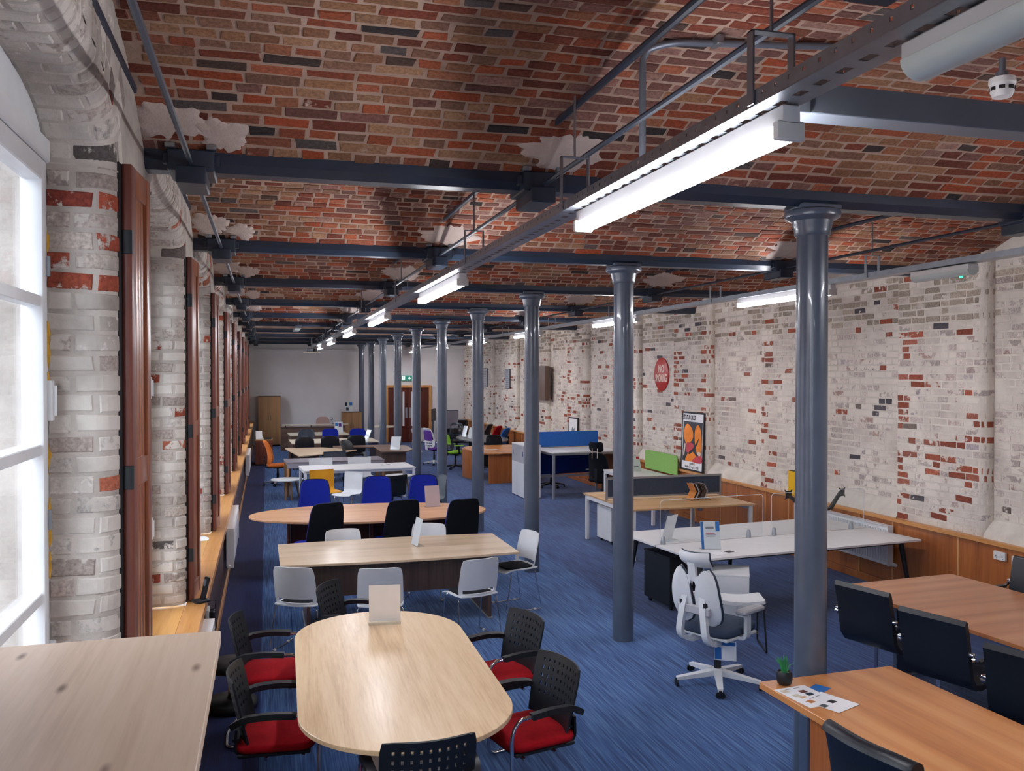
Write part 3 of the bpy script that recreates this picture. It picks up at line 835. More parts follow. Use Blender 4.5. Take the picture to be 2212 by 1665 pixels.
def tube_light(x, z, y0, L, label, grp, detail=False, on=True):
    """twin-tube batten hung under the trunking"""
    t = thing('tube_light', label, 'ceiling light', (x, y0, z), 0, grp)
    MB().rbox(-.030, .030, 0, L, -.055, 0, .006).build('batten_body', M['white'], t)
    for s in (-1, 1):
        MB().cyl((s*.024, .03, -.083), (s*.024, L-.03, -.083), .0135, 12).build('tube', M['tube'], t)
    for y in (0, L-.03): MB().rbox(-.046, .046, y, y+.03, -.10, -.045, .008).build('lamp_holder', M['whiteplastic'], t)
    return t
tl = trunking(1.42, 3.43, -4.4, 27.5, 7.5, 'long slotted steel lighting trunking hanging down the middle of the room', M['galv'])
tr2 = trunking(5.12, 3.49, 4.0, 31.5, 4.0, 'pale lighting trunking hanging in front of the brick wall', M['galv'])
nm = ['nearest', 'second', 'third', 'fourth', 'fifth', 'sixth']
for i, (a, c) in enumerate(((2.22, 3.96), (6.6, 8.45), (10.95, 12.8), (15.25, 17.1), (19.95, 21.8), (24.2, 26.05))):
    tube_light(1.45, 3.398, a, c-a, 'lit twin-tube batten under the middle trunking, '+nm[i]+' along it', 'lit battens on the middle trunking')
tube_light(1.44, 3.40, -2.3, 1.8, 'lit twin-tube batten under the middle trunking behind the viewpoint', 'lit battens on the middle trunking')
nm2 = ['nearest in view', 'second', 'third', 'fourth', 'fifth', 'sixth']
for i, (a, c) in enumerate(((7.15, 8.85), (11.65, 13.4), (16.3, 18.1), (20.65, 22.5), (25.2, 27.0), (30.5, 32.3))):
    tube_light(5.12, 3.46, a, c-a, 'lit twin-tube batten on the trunking by the brick wall, '+nm2[i]+' along it', 'lit battens on the wall-side trunking')
tube_light(5.12, 3.46, 2.2, 1.75, 'lit twin-tube batten on the wall-side trunking outside the view', 'lit battens on the wall-side trunking')
# wall-side trunking is fed by a cross branch from the middle one
t = thing('branch_trunking', 'grey steel branch trunking running across to the wall-side line', 'trunking', (0, 2.36, 3.46))
MB().rbox(1.57, 5.0, -.05, .05, -.05, .04, .004).build('channel', M['greypaint'], t, smooth=0)
MB().rbox(1.487, 1.569, -.06, .06, -.055, .045, .004).build('corner_box', M['greypaint'], t, smooth=0)
# emergency lights
def emergency(x, z, y0, L, label):
    t = thing('emergency_light', label, 'emergency light', (x, y0, z))
    MB().rbox(-.048, .048, 0, L, -.045, -.002, .008).build('body', M['whiteplastic'], t)
    b = MB(); V = []; n = 10
    for y in (.005, L-.005):
        for i in range(n+1):
            a = pi+pi*i/n; V.append((.052*cos(a), y, -.043+.045*sin(a)))
    F = [(i, i+1, n+1+i+1, n+1+i) for i in range(n)]+[tuple(range(n+1)), tuple(range(n+1, 2*n+2))[::-1]]
    b.add(V, F).build('diffuser', M['diffuser'], t)
    MB().lathe([(.002, -.098), (.012, -.094), (.012, -.084)], 10).build('indicator', M['led'], t, loc=(.0, .12, 0))
emergency(1.47, 3.398, .72, 1.02, 'white emergency light with frosted cover, close overhead at the top right')
emergency(5.12, 3.455, 5.45, .62, 'small emergency light with green indicator in front of the brick wall')
# drop brackets
def drop(x, y, z0, z1, wd, label):
    t = thing('drop_bracket', label, 'bracket', (x, y, z0), 0, 'steel hangers of the trunking')
    h = z1-z0
    for s in (-1, 1): MB().box(s*wd-.003, s*wd+.003, -.016, .016, 0, h).build('strap', M['galv'], t, smooth=0)
    MB().box(-wd-.003, wd+.003, -.016, .016, h-.004, h).build('crosspiece', M['galv'], t, smooth=0)
    MB().cyl((0, 0, h-.002), (.0, 0, 3.97-z0-.02), .006, 6).build('hanger_rod', M['galv'], t)
drop(1.42, 2.28, 3.405, 3.62, .067, 'steel strap hanger above the near end of the nearest lit batten')
drop(1.42, 3.98, 3.405, 3.66, .067, 'steel strap hanger at the far end of the nearest lit batten')
for i, y in enumerate((6.1, 9.6, 13.8, 18.2, 22.6)): drop(1.42, y, 3.405, 3.64, .067, 'steel strap hanger of the middle trunking, '+nm[i+1]+' one down the room')
for i, y in enumerate((6.6, 9.4, 12.6, 15.6, 18.9, 22.0)): drop(5.12, y, 3.465, 3.66, .067, 'steel strap hanger of the wall-side trunking, '+nm[i]+' one in view')
# conduit run on the nearest vault, with the smoke detector at its end
t = thing('conduit', 'bent steel conduit clipped to the nearest vault above the trunking', 'conduit', (0, 0, 0))
yv = 3.72; zt = vault_z(yv, B0-BAY/2)-.03
MB().tube(bend([(1.69, 3.80, 3.46), (1.69, 3.80, zt-.02), (1.80, yv, zt), (3.30, yv-.25, zt+.02)], .14, 6), .0165, 10).build('pipe', M['conduit'], t)
for x in (2.0, 2.9): MB().rbox(x-.015, x+.015, yv-.05-(x-1.7)*.155, yv+.03-(x-1.7)*.155, zt-.018, zt+.024, .005).build('saddle_clip', M['galv'], t)
t = thing('smoke_detector', 'round white smoke detector hanging from the nearest vault', 'smoke detector', (3.40, 3.45, 3.985))
MB().lathe([(.03, .06), (.058, .055), (.060, .03), (.054, .022), (.052, -.012), (.042, -.034), (.015, -.042)], 24).build('housing', M['whiteplastic'], t)
v = MB()
for i in range(8): v.at(rz=i*45).box(.046, .0555, -.013, .013, -.004, .012)
v.build('vent_slot', M['ink'], t, smooth=0)
MB().lathe([(.030, .056), (.030, .085), (.016, .09), (.016, .15)], 14).build('mounting_base', M['conduit'], t)
# projector and a dark strip near the far end
t = thing('projector', 'small dark projector hanging under the far vault before the end wall', 'projector', (1.3, 27.0, 3.23))
MB().rbox(-.24, .24, -.18, .18, 0, .035, .01).build('mounting_tray', M['palewood'], t)
MB().rbox(-.16, .16, -.14, .14, .036, .13, .02).build('housing', M['conduit'], t)
MB().at((.06, -.14, .08), rx=90).lathe([(.04, 0), (.04, .03), (.03, .034)], 14).build('lens', M['ink'], t)
MB().cyl((0, 0, .13), (0, 0, .75), .018, 8).build('ceiling_pole', M['conduit'], t)
t = thing('ceiling_panel', 'short pale strip light, unlit, high across the left half of the far vaults', 'ceiling light', (.66, 20.4, 3.60))
MB().rbox(-.07, .07, -1.0, 1.0, 0, .05, .01).build('housing', M['conduit'], t)
MB().rbox(-.055, .055, -.98, -.1, -.012, .0, .004).build('diffuser', M['diffuser'], t)
for y in (-.8, .8): MB().cyl((0, y, .05), (0, y, .5), .006, 6).build('hanger_rod', M['galv'], t)
# exit sign on the end wall
t = thing('exit_sign', 'green running-man emergency exit sign above the double doors', 'exit sign', (5.10, 33.26, 2.34))
MB().rbox(-.21, .21, -.03, .03, 0, .19, .006).build('case', M['exit'], t)
a = MB()
a.add([(.05, -.034, .07), (.10, -.034, .07), (.10, -.034, .03), (.13, -.034, .03), (.13, -.034, .07), (.18, -.034, .07), (.115, -.034, .155)], [(0, 1, 4, 5, 6), (1, 2, 3, 4)])
a.build('arrow', M['exitw'], t, smooth=0)
r = MB(); r.box(-.17, -.05, -.033, -.0305, .02, .165).build('doorway_panel', M['exitw'], t, smooth=0)
m_ = MB(); m_.at((-.105, -.036, .138), rx=90).lathe([(.014, 0), (.014, .003)], 10); m_.at()
for p, q in (((-.11, .12), (-.10, .075)), ((-.10, .075), (-.075, .05)), ((-.075, .05), (-.08, .025)), ((-.10, .075), (-.125, .045)), ((-.125, .045), (-.15, .045)), ((-.11, .115), (-.08, .095)), ((-.11, .115), (-.14, .09))):
    m_.tube([(p[0], -.036, p[1]), (q[0], -.036, q[1])], .006, 6)
m_.build('running_figure', M['exit'], t)
# ---------------------------------------------------------------- chair builders (front towards +y, origin on the floor)
def lin(a, b, n): return [a+(b-a)*i/n for i in range(n+1)]
def backpanel(W, z0, z1, y0, tilt, curve, t, mat, name, parent, taper=0.0, corner=.12, nu=12, nv=10, hole=None, us=None, vs=None, lean=None, label=None):
    """upright curved back: concave towards the sitter, rounded corners, leaning back by tilt"""
    H = z1-z0
    def P(u, v):
        q = 2*v-1; ww = W*(1-taper*v)
        x = u*ww*(1-corner*q**6); z = z0+H*(.5+.5*q*(1-corner*.8*abs(u)**6))
        y = y0-tilt*(v if lean is None else lean(v))+curve*(u*u)
        return (x, y, z)
    return MB().shell(P, us or lin(-1, 1, nu), vs or lin(0, 1, nv), t, hole).build(name, mat, parent, smooth=50, label=label)
def slots(nc, nr, w, h):
    """grid lines giving nc x nr open slots with solid rails between"""
    us = [-1]; 
    for i in range(nc):
        c = -1+.26+(2-.52)*i/(nc-1); us += [c-w/2, c+w/2]
    us.append(1); vs = [0]
    for j in range(nr):
        c = .34+.52*j/(nr-1); vs += [c-h/2, c+h/2]
    vs.append(1)
    return us, vs, (lambda i, j: i % 2 == 1 and j % 2 == 1)
def mirror(path): return [(-p[0], p[1], p[2]) for p in path]

def meeting_chair(label, loc, rz, grp):
    """black slotted plastic back, black arms, chrome sled frame, red seat"""
    t = thing('meeting_chair', label, 'chair', loc, rz, grp)
    MB().at((0, 0, 0)).pad(.47, .46, .415, .475, .08, .012).build('seat', M['red'], t, smooth=60)
    MB().rbox(-.22, .22, -.215, .20, .395, .42, .03).build('seat_pan', M['black'], t)
    us, vs, hl = slots(9, 5, .056, .052)
    backpanel(.235, .47, .85, -.205, .085, .055, .012, M['black'], 'backrest', t, taper=-.04, corner=.05, hole=hl, us=us, vs=vs)
    for s in (-1, 1):
        MB().tube(bend([(s*.232, -.242, .592), (s*.258, -.17, .640), (s*.266, -.02, .652), (s*.266, .12, .642)], .05), .0, 4, flat=(.05, .034)).build('armrest', M['black'], t)
    MB().tube(bend([(-.16, .02, .405), (-.17, -.235, .41), (-.18, -.222, .56)], .05), .0, 4, flat=(.05, .016)).tube(bend([(.16, .02, .405), (.17, -.235, .41), (.18, -.222, .56)], .05), .0, 4, flat=(.05, .016)).tube([(-.18, -.225, .49), (.18, -.225, .49)], .0, 4, flat=(.04, .014)).build('back_bracket', M['black'], t)
    for s in (-1, 1):
        MB().tube(bend([(s*.262, -.02, .640), (s*.262, .20, .638), (s*.268, .255, .56), (s*.272, .245, .012), (s*.272, -.27, .012), (s*.05, -.30, .012), (0, -.30, .012)], .06, 6), .0115, 10).build('leg', M['chrome'], t)
    MB().tube(bend([(-.262, .16, .40), (.262, .16, .40)], .05), .010, 8).tube([(-.262, -.05, .40), (.262, -.05, .40)], .010, 8).build('seat_rail', M['chrome'], t)
    return t
def white_chair(label, loc, rz, grp):
    """white plastic back with a slot, white seat shell with black pad, chrome wire legs"""
    t = thing('stacking_chair', label, 'chair', loc, rz, grp)
    us = [-1, -.82]+lin(-.7, .7, 8)+[.82, 1]; vs = [0, .07, .17]+lin(.22, 1, 8)
    backpanel(.215, .455, .83, -.20, .075, .05, .010, M['lightgrey'], 'backrest', t, taper=.05, corner=.08, us=us, vs=vs, hole=lambda i, j: j == 1 and 1 <= i <= len(us)-3, lean=lambda v: v**1.2)
    def P(u, v):
        y = -.205+.42*v; return (u*.215*(1-.07*(2*v-1)**6), y, .452-.035*max(0, v-.72)**1.4*6+.012*u*u-.018*(1-v)*v)
    MB().shell(P, lin(-1, 1, 10), lin(0, 1, 10), .011).build('seat_shell', M['lightgrey'], t, smooth=50)
    MB().at((0, -.01, 0)).pad(.36, .34, .452, .478, .07, .006).build('seat_pad', M['blackcloth'], t, smooth=60)
    for s in (-1, 1):
        MB().tube(bend([(s*.16, .10, .44), (s*.205, .13, .43), (s*.225, .215, .008), (s*.235, -.235, .008), (s*.21, -.16, .43), (s*.16, -.13, .44)], .025, 4), .0055, 8).build('leg', M['chrome'], t)
        for y in (.13, -.15): MB().rbox(s*.23-.012, s*.23+.012, y-.016, y+.016, .001, .018, .004).build('glide', M['whiteplastic'], t)
    return t
def conference_chair(label, loc, rz, grp):
    """tall black-backed chair upholstered in royal blue"""
    t = thing('conference_chair', label, 'chair', loc, rz, grp)
    MB().pad(.48, .47, .42, .50, .09, .015).build('seat', M['royal'], t, smooth=60)
    backpanel(.238, .47, 1.025, -.205, .12, .05, .045, M['royal'], 'back_cushion', t, taper=.17, corner=.12)
    backpanel(.250, .45, 1.03, -.240, .12, .05, .030, M['blackcloth'], 'back_shell', t, taper=.17, corner=.10)
    for s in (-1, 1):
        MB().tube(bend([(s*.20, -.235, .44), (s*.225, .10, .42), (s*.23, .22, .40), (s*.235, .235, .012), (s*.235, -.26, .012), (0, -.27, .012)], .06, 6), .012, 10).build('leg', M['chrome'], t)
    return t
def shell_chair(label, loc, rz, mat, grp=None, wid=.225, top=.83, dark=False):
    """one-piece bent shell on four thin legs"""
    t = thing('shell_chair', label, 'chair', loc, rz, grp)
    prof = [(.22, .435), (.19, .452), (.05, .448), (-.10, .44), (-.165, .455), (-.195, .50), (-.205, .58), (-.22, .70), (-.245, top-.02), (-.247, top)]
    def P(u, v):
        k = v*(len(prof)-1); i = min(int(k), len(prof)-2); f = k-i
        y = prof[i][0]*(1-f)+prof[i+1][0]*f; z = prof[i][1]*(1-f)+prof[i+1][1]*f
        back = max(0, (v-.5)*2)
        return (u*wid*(1-.06*(2*v-1)**8)*(1-.05*sin(pi*v)), y+.03*u*u*back, z+.012*u*u*(1-back))
    MB().shell(P, lin(-1, 1, 10), lin(0, 1, 27), .011).build('shell', mat, t, smooth=60)
    lm = M['black'] if dark else M['chrome']
    for s in (-1, 1):
        MB().tube(bend([(s*.13, .0, .43), (s*.175, .13, .425), (s*.20, .20, .003)], .03), .009, 8).build('leg', lm, t)
        MB().tube(bend([(s*.13, -.02, .43), (s*.175, -.12, .425), (s*.20, -.23, .003)], .03), .009, 8).build('leg', lm, t)
    return t
def star_base(t, mat, r=.31, hub=.06, castmat=None, a0=0):
    b = MB()
    for i in range(5):
        a = radians(a0+72*i); c, s_ = cos(a), sin(a)
        b.at(rz=a0+72*i).add([(.03, -.035, .125), (r, -.022, .078), (r, .022, .078), (.03, .035, .125), (.03, -.03, .075), (r, -.018, .052), (r, .018, .052), (.03, .03, .075)],
            [(0, 1, 2, 3), (7, 6, 5, 4), (0, 4, 5, 1), (1, 5, 6, 2), (2, 6, 7, 3), (3, 7, 4, 0)])
    b.at().lathe([(.045, .07), (.05, .075), (.045, .125), (.03, .135)], 16)
    st = b.build('star_base', mat, t, smooth=30)
    for i in range(5):
        a = radians(a0+72*i); c = MB()
        for k in (-1, 1): c.at((r*cos(a)-k*.013*sin(a), r*sin(a)+k*.013*cos(a), .028), rx=90, rz=a0+72*i+90).lathe([(.012, -.010), (.027, -.008), (.027, .008), (.012, .010)], 12)
        c.at((r*cos(a), r*sin(a), .03)).cyl((0, 0, .0), (0, 0, .035), .012, 8)
        c.build('caster', castmat or M['black'], t)
    MB().cyl((0, 0, .12), (0, 0, .42), .022, 12).cyl((0, 0, .12), (0, 0, .28), .03, 12).build('gas_column', M['black'], t)
def task_chair(label, loc, rz, seat, back, frame, basem, style='pad', grp=None, arms=True, high=1.0, armmat=None, headrest=False):
    t = thing('task_chair', label, 'chair', loc, rz, grp)
    star_base(t, basem, a0=rnd.uniform(0, 72))
    MB().rbox(-.12, .12, -.12, .12, .40, .43, .02).build('mechanism', M['black'], t)
    MB().pad(.49, .48, .43, .50, .10, .015).build('seat', seat, t, smooth=60)
    ln = lambda v: .25*v+.75*v*v-.25*sin(pi*v)
    if style == 'pad':
        backpanel(.225, .52, high, -.215, .11, .06, .045, back, 'backrest', t, taper=.10, corner=.16, lean=ln)
        MB().tube(bend([(0, -.05, .41), (0, -.29, .42), (0, -.30, .70)], .06), .0, 4, flat=(.06, .02)).build('back_stem', frame, t)
    else:
        us = [-1, -.84]+lin(-.66, .66, 6)+[.84, 1]; vs = [0, .07, .14, .2, .26, .32, .40]+lin(.48, .9, 4)+[1]
        def hl(i, j):
            if j >= 6 and j < len(vs)-2 and 1 <= i <= len(us)-3: return True
            return j in (1, 3, 5) and 2 <= i <= len(us)-4
        backpanel(.23, .50, high, -.215, .11, .06, .022, frame, 'back_frame', t, taper=.12, corner=.14, us=us, vs=vs, hole=hl, lean=ln)
        backpanel(.185, .70, high-.05, -.245, .055, .045, .008, back, 'back_mesh', t, taper=.08, corner=.10)
        MB().tube(bend([(0, -.05, .41), (0, -.28, .43), (0, -.27, .56)], .05), .0, 4, flat=(.09, .025)).build('back_stem', frame, t)
    if headrest:
        backpanel(.15, high+.04, high+.22, -.31, .03, .06, .05, back, 'headrest', t, corner=.25)
        MB().tube([(-.06, -.345, high-.1), (-.06, -.335, high+.1)], .008, 6).tube([(.06, -.345, high-.1), (.06, -.335, high+.1)], .008, 6).build('headrest_stem', M['chrome'], t)
    if arms:
        for s in (-1, 1):
            MB().tube(bend([(s*.18, .0, .42), (s*.29, .0, .43), (s*.29, -.02, .64)], .05), .0, 4, flat=(.05, .022)).build('arm_post', frame, t)
            MB().at((s*.29, .0, 0)).rbox(-.045, .045, -.14, .12, .64, .672, .03).build('armrest', armmat or M['black'], t)
    return t
def slim_chair(label, loc, rz, grp):
    """slim black leather cantilever chair with chrome knobs on its arms"""
    t = thing('cantilever_chair', label, 'chair', loc, rz, grp)
    W = .25
    prof = [(.23, .455), (.21, .485), (.05, .48), (-.13, .462), (-.20, .475), (-.245, .53), (-.265, .62), (-.285, .76), (-.315, .90), (-.325, .93), (-.335, .935)]
    def P(u, v):
        k = v*(len(prof)-1); i = min(int(k), len(prof)-2); f = k-i
        return (u*W, prof[i][0]*(1-f)+prof[i+1][0]*f, prof[i][1]*(1-f)+prof[i+1][1]*f)
    MB().shell(P, lin(-1, 1, 4), lin(0, 1, 40), .038).build('sling', M['leather'], t, smooth=55)
    for s in (-1, 1):
        MB().tube(bend([(s*.275, -.285, .70), (s*.285, -.22, .66), (s*.285, .15, .655), (s*.285, .23, .50), (s*.285, .235, .012), (s*.285, -.27, .012), (0, -.285, .012)], .06, 5), .0, 4, flat=(.028, .014)).build('leg', M['chrome'], t)
        MB().tube(bend([(s*.285, -.24, .668), (s*.285, .13, .665)], .03), .0, 4, flat=(.045, .022)).build('armrest', M['black'], t)
        MB().at((s*.262, -.283, .72), ry=90).lathe([(.013, -.02), (.015, -.012), (.015, .018), (.009, .022)], 12).build('knob', M['chrome'], t)
    return t
def leather_chair(label, loc, rz):
    """black leather armchair with a thick rolled top edge"""
    t = thing('leather_chair', label, 'chair', loc, rz)
    MB().pad(.50, .48, .42, .52, .07, .02).build('seat', M['leather'], t, smooth=60)
    prof = [(-.21, .47), (-.235, .6), (-.26, .75), (-.285, .88), (-.305, .965)]
    b = MB(); V = []
    def sect(u):
        pts = []
        for y, z in prof: pts.append((y+.035, z))
        for k in range(1, 8): a = pi*.02+pi*1.05*k/8; pts.append((-.315+.045*cos(a), .975+.045*sin(a)))
        for y, z in prof[::-1]: pts.append((y-.03, z))
        return pts
    n = len(sect(0)); us = [-1, -.985, -.95]+lin(-.85, .85, 8)+[.95, .985, 1]; F = []
    for u in us:
        k = 1-.10*max(0, (abs(u)-.94)/.06)**2
        for y, z in sect(u):
            cy, cz = -.27, .74
            V.append((u*.255, cy+(y-cy)*(k if k < 1 else 1)+.045*u*u, z+(-.012*abs(u)**4)))
    for i in range(len(us)-1):
        for j in range(n): F.append((i*n+j, i*n+(j+1) % n, (i+1)*n+(j+1) % n, (i+1)*n+j))
    F.append(tuple(range(n))); F.append(tuple(range((len(us)-1)*n, len(us)*n))[::-1])
    b.add(V, F).build('backrest', M['leather'], t, smooth=60)
    MB().tube([(-.252+.504*i/12, -.222-.03+.045*(2*i/12-1)**2-.034, .86) for i in range(13)], .0035, 6).build('stitched_seam', M['black'], t)
    for s in (-1, 1):
        MB().tube(bend([(s*.28, -.24, .66), (s*.285, .18, .655), (s*.285, .23, .5), (s*.285, .235, .012), (s*.285, -.27, .012), (0, -.285, .012)], .06, 5), .012, 8).build('leg', M['chrome'], t)
        MB().tube([(s*.282, -.22, .672), (s*.282, .15, .668)], .0, 4, flat=(.05, .026)).build('armrest', M['black'], t)
    return t

# ---------------------------------------------------------------- small things on tables
def card_stand(label, loc, rz, mat='paper', w=.21, h=.297, lean=14, prints=None, cat='sign holder', name='sign_holder', front=1):
    """clear leaning sign holder with a sheet in it; the sheet leans away from -y"""
    t = thing(name, label, cat, loc, rz)
    L = radians(lean); s_, c_ = sin(L), cos(L)
    b = MB(); b.at((0, 0, .004), rx=-lean); b.rbox(-w/2-.004, w/2+.004, -.0045, -.0032, 0, h+.006, .0004).build('clear_holder', M['perspex'], t, smooth=0)
    MB().rbox(-w/2-.004, w/2+.004, -.005, .085, .0005, .004, .001).build('foot', M['perspex'], t, smooth=0)
    MB().at((0, 0, .004), rx=-lean).box(-w/2, w/2, -.0028, -.0012, .002, h).build('sheet', M[mat], t, smooth=0)
    if prints:
        for (nm, m, x0, x1, z0, z1) in prints:
            MB().at((0, 0, .004), rx=-lean).box(x0, x1, -.0056, -.0048, z0, z1).build(nm, M[m], t, smooth=0)
    return t
def text(body, size, mat, parent, loc, rot, name='lettering', ext=.001, sx=1.0, align='CENTER', bold=.0):
    cu = bpy.data.curves.new(name, 'FONT'); cu.body = body; cu.size = size; cu.extrude = ext; cu.align_x = align; cu.offset = bold; cu.align_y = 'CENTER'
    cu.materials.append(M[mat]); fo = link(bpy.data.objects.new(name, cu)); dg = bpy.context.evaluated_depsgraph_get()
    me = bpy.data.meshes.new_from_object(fo.evaluated_get(dg)); bpy.data.objects.remove(fo)
    o = link(bpy.data.objects.new(name, me), parent); o.location = loc; o.rotation_euler = [radians(a) for a in rot]; o.scale = (sx, 1, 1)
    return o
def rot2(pts, a): c, s_ = cos(radians(a)), sin(radians(a)); return [(x*c-y*s_, x*s_+y*c) for x, y in pts]
# ---------------------------------------------------------------- near left: tall bookcase
t = thing('bookcase', 'tall bookcase with a knotty oak top beside the nearest window', 'bookcase', (-.35, 1.35, 0))
MB().rbox(-.245, .243, -.72, .835, 1.99, 2.02, .003).build('top', M['knotoak'], t, smooth=0)
MB().box(-.205, .19, .79, .815, .02, 1.989).build('side_panel', M['palewood'], t, smooth=0)
MB().box(-.205, .19, -.70, -.675, .02, 1.989).build('side_panel', M['palewood'], t, smooth=0)
MB().box(-.205, -.19, -.674, .789, .02, 1.989).build('back_panel', M['walnutZ'], t, smooth=0)
for z in (.06, .45, .83, 1.21, 1.60): MB().box(-.188, .165, -.673, .788, z, z+.022).build('shelf', M['palewood'], t, smooth=0)
for y0, y1 in ((-.668, .054), (.062, .784)): MB().box(.176, .182, y0, y1, .09, 1.98).build('glass_door', M['slateleg'], t, smooth=0)
MB().rbox(-.20, .185, -.69, .80, 0, .02, .004).build('plinth', M['black'], t, smooth=0)

# ---------------------------------------------------------------- oak D-end table and its red-seated chairs
t = thing('meeting_table', 'light oak meeting table with rounded ends and red-seated chairs round it', 'table', (.775, 5.70, 0), -1)
top = rpoly([(-.605,-1.33),(.605,-1.33),(.605,1.33),(-.605,1.33)], .60, 14)
MB().prism(top, .702, .73, .003).build('tabletop', M['oak'], t, smooth=30)
for y in (-.72, .72):
    MB().prism(rpoly([(-.21, y-.03), (.21, y-.03), (.21, y+.03), (-.21, y+.03)], .03, 4), .02, .70).build('leg_panel', M['oakX'], t)
    MB().rbox(-.30, .30, y-.06, y+.06, .001, .03, .01).build('foot', M['silver'], t)
MB().rbox(-.02, .02, -.69, .69, .30, .70, .004).build('stretcher', M['oakX'], t)
G = 'red-seated chairs round the oak table'
meeting_chair('red-seated black chair at the near left of the oak rounded table', (.055, 5.50, 0), -94, G)
c0 = [o for o in COL.objects if o.get('label', '').startswith('red-seated black chair at the near left')][0]
dup(c0, (.02, 6.66, 0), -96, 'red-seated black chair at the far left of the oak rounded table', G)
dup(c0, (1.62, 6.16, 0), 106, 'red-seated black chair at the far right of the oak rounded table', G)
dup(c0, (1.52, 5.13, 0), 104, 'red-seated black chair at the near right of the oak rounded table', G)
dup(c0, (.75, 4.47, 0), 2, 'black slotted-back chair pushed under the near end of the oak table', G)
dup(c0, (.70, 7.44, 0), -117, 'black slotted-back chair turned sideways behind the far end of the oak table', G)
card_stand('blank white leaning card on the far end of the oak rounded table', (.86, 6.70, .731), 172, w=.235, h=.31, lean=16)
t = thing('stool', 'low round black stool with a chrome post by the window-side chairs', 'stool', (-.28, 7.22, 0))
MB().lathe([(.19, 0), (.205, .015), (.205, .05), (.19, .07), (.03, .085), (.022, .10)], 28).build('base', M['black'], t, smooth=50)
MB().cyl((0, 0, .09), (0, 0, .30), .022, 14).build('post', M['chrome'], t)
MB().lathe([(.02, .30), (.17, .305), (.185, .325), (.185, .355), (.17, .37), (.05, .375)], 28).build('seat', M['leather'], t, smooth=50)

# ---------------------------------------------------------------- boat-shaped table and white chairs
t = thing('meeting_table', 'boat-shaped pale oak table surrounded by white plastic chairs', 'table', (1.345, 9.52, 0), .5)
o_ = []
for i in range(13): u = -1+2*i/12; o_.append((u*1.23, -.56-.07*(1-u*u)))
for i in range(13): u = 1-2*i/12; o_.append((u*1.23, .56+.07*(1-u*u)))
MB().prism(o_, .705, .73, .002).build('tabletop', M['oakX'], t, smooth=30)
for x in (-.95, .95): MB().rbox(x-.018, x+.018, -.40, .40, .015, .703, .004).build('leg_panel', M['walnutZ'], t, smooth=0); MB().rbox(x-.03, x+.03, -.42, .42, .0005, .015, .004).build('foot', M['silver'], t)
MB().rbox(-.93, .93, -.33, -.305, .33, .703, .003).build('modesty_panel', M['walnutZ'], t, smooth=0)
G = 'white chairs round the boat-shaped table'
def back_at(fn, x, y, phi, off, *a):
    p = radians(phi); return fn(*a[:1], (x+cos(p)*off, y+sin(p)*off, 0), phi-90, *a[1:])
w0 = back_at(white_chair, .21, 8.38, 62, .265, 'white chair at the near left of the boat-shaped table, turned inwards', G)
def wdup(x, y, phi, lab):
    p = radians(phi); return dup(w0, (x+cos(p)*.265, y+sin(p)*.265, 0), phi-90, lab, G)
wdup(1.0, 8.12, 82, 'white chair at the middle of the near side of the boat-shaped table')
wdup(2.01, 8.27, 105, 'white chair at the near right of the boat-shaped table')
wdup(.83, 10.30, -82, 'white chair behind the left half of the boat-shaped table')
wdup(1.88, 10.42, -112, 'white chair behind the middle of the boat-shaped table')
wdup(2.92, 9.58, 194, 'white chair at the right-hand end of the boat-shaped table')
card_stand('clear upright card holder seen edge-on on the boat-shaped table', (1.56, 9.60, .731), -80, w=.21, h=.30, lean=12)

# ---------------------------------------------------------------- oval beech table and black-backed blue chairs
t = thing('meeting_table', 'long oval orange-beech table with dark wood base', 'table', (1.36, 12.10, 0), -3)
MB().prism(ellipse(1.60, .80, 56), .702, .73, .003).build('tabletop', M['beech'], t, smooth=30)
for x in (-1.08, 0, 1.08): MB().rbox(x-.015, x+.015, -.36, .36, .001, .70, .003).build('leg_panel', M['redtimber'], t, smooth=0)
for s in (-1, 1): MB().rbox(s*.54-.52, s*.54+.52, -.014, .014, .08, .70, .003).build('base_panel', M['redtimber'], t, smooth=0)
G = 'blue conference chairs at the oval table'
k0 = back_at(conference_chair, .72, 11.05, 112, .31, 'black-backed blue chair at the left of the near side of the oval table', G)
def kdup(x, y, phi, lab, off=.31):
    p = radians(phi); return dup(k0, (x+cos(p)*off, y+sin(p)*off, 0), phi-90, lab, G)
kdup(1.66, 11.06, 103, 'black-backed blue chair at the middle of the near side of the oval table')
kdup(2.42, 10.95, 105, 'black-backed blue chair at the right of the near side of the oval table')
kdup(.69, 13.55, -91, 'royal blue chair facing us across the left of the oval table')
kdup(1.65, 13.68, -104, 'royal blue chair facing us across the middle of the oval table')
kdup(2.37, 13.68, -103, 'royal blue chair facing us behind the pale pink card')
card_stand('pale pink leaning card on the right of the oval beech table', (2.26, 12.28, .731), 4, 'pinkpaper', w=.21, h=.30, lean=14)

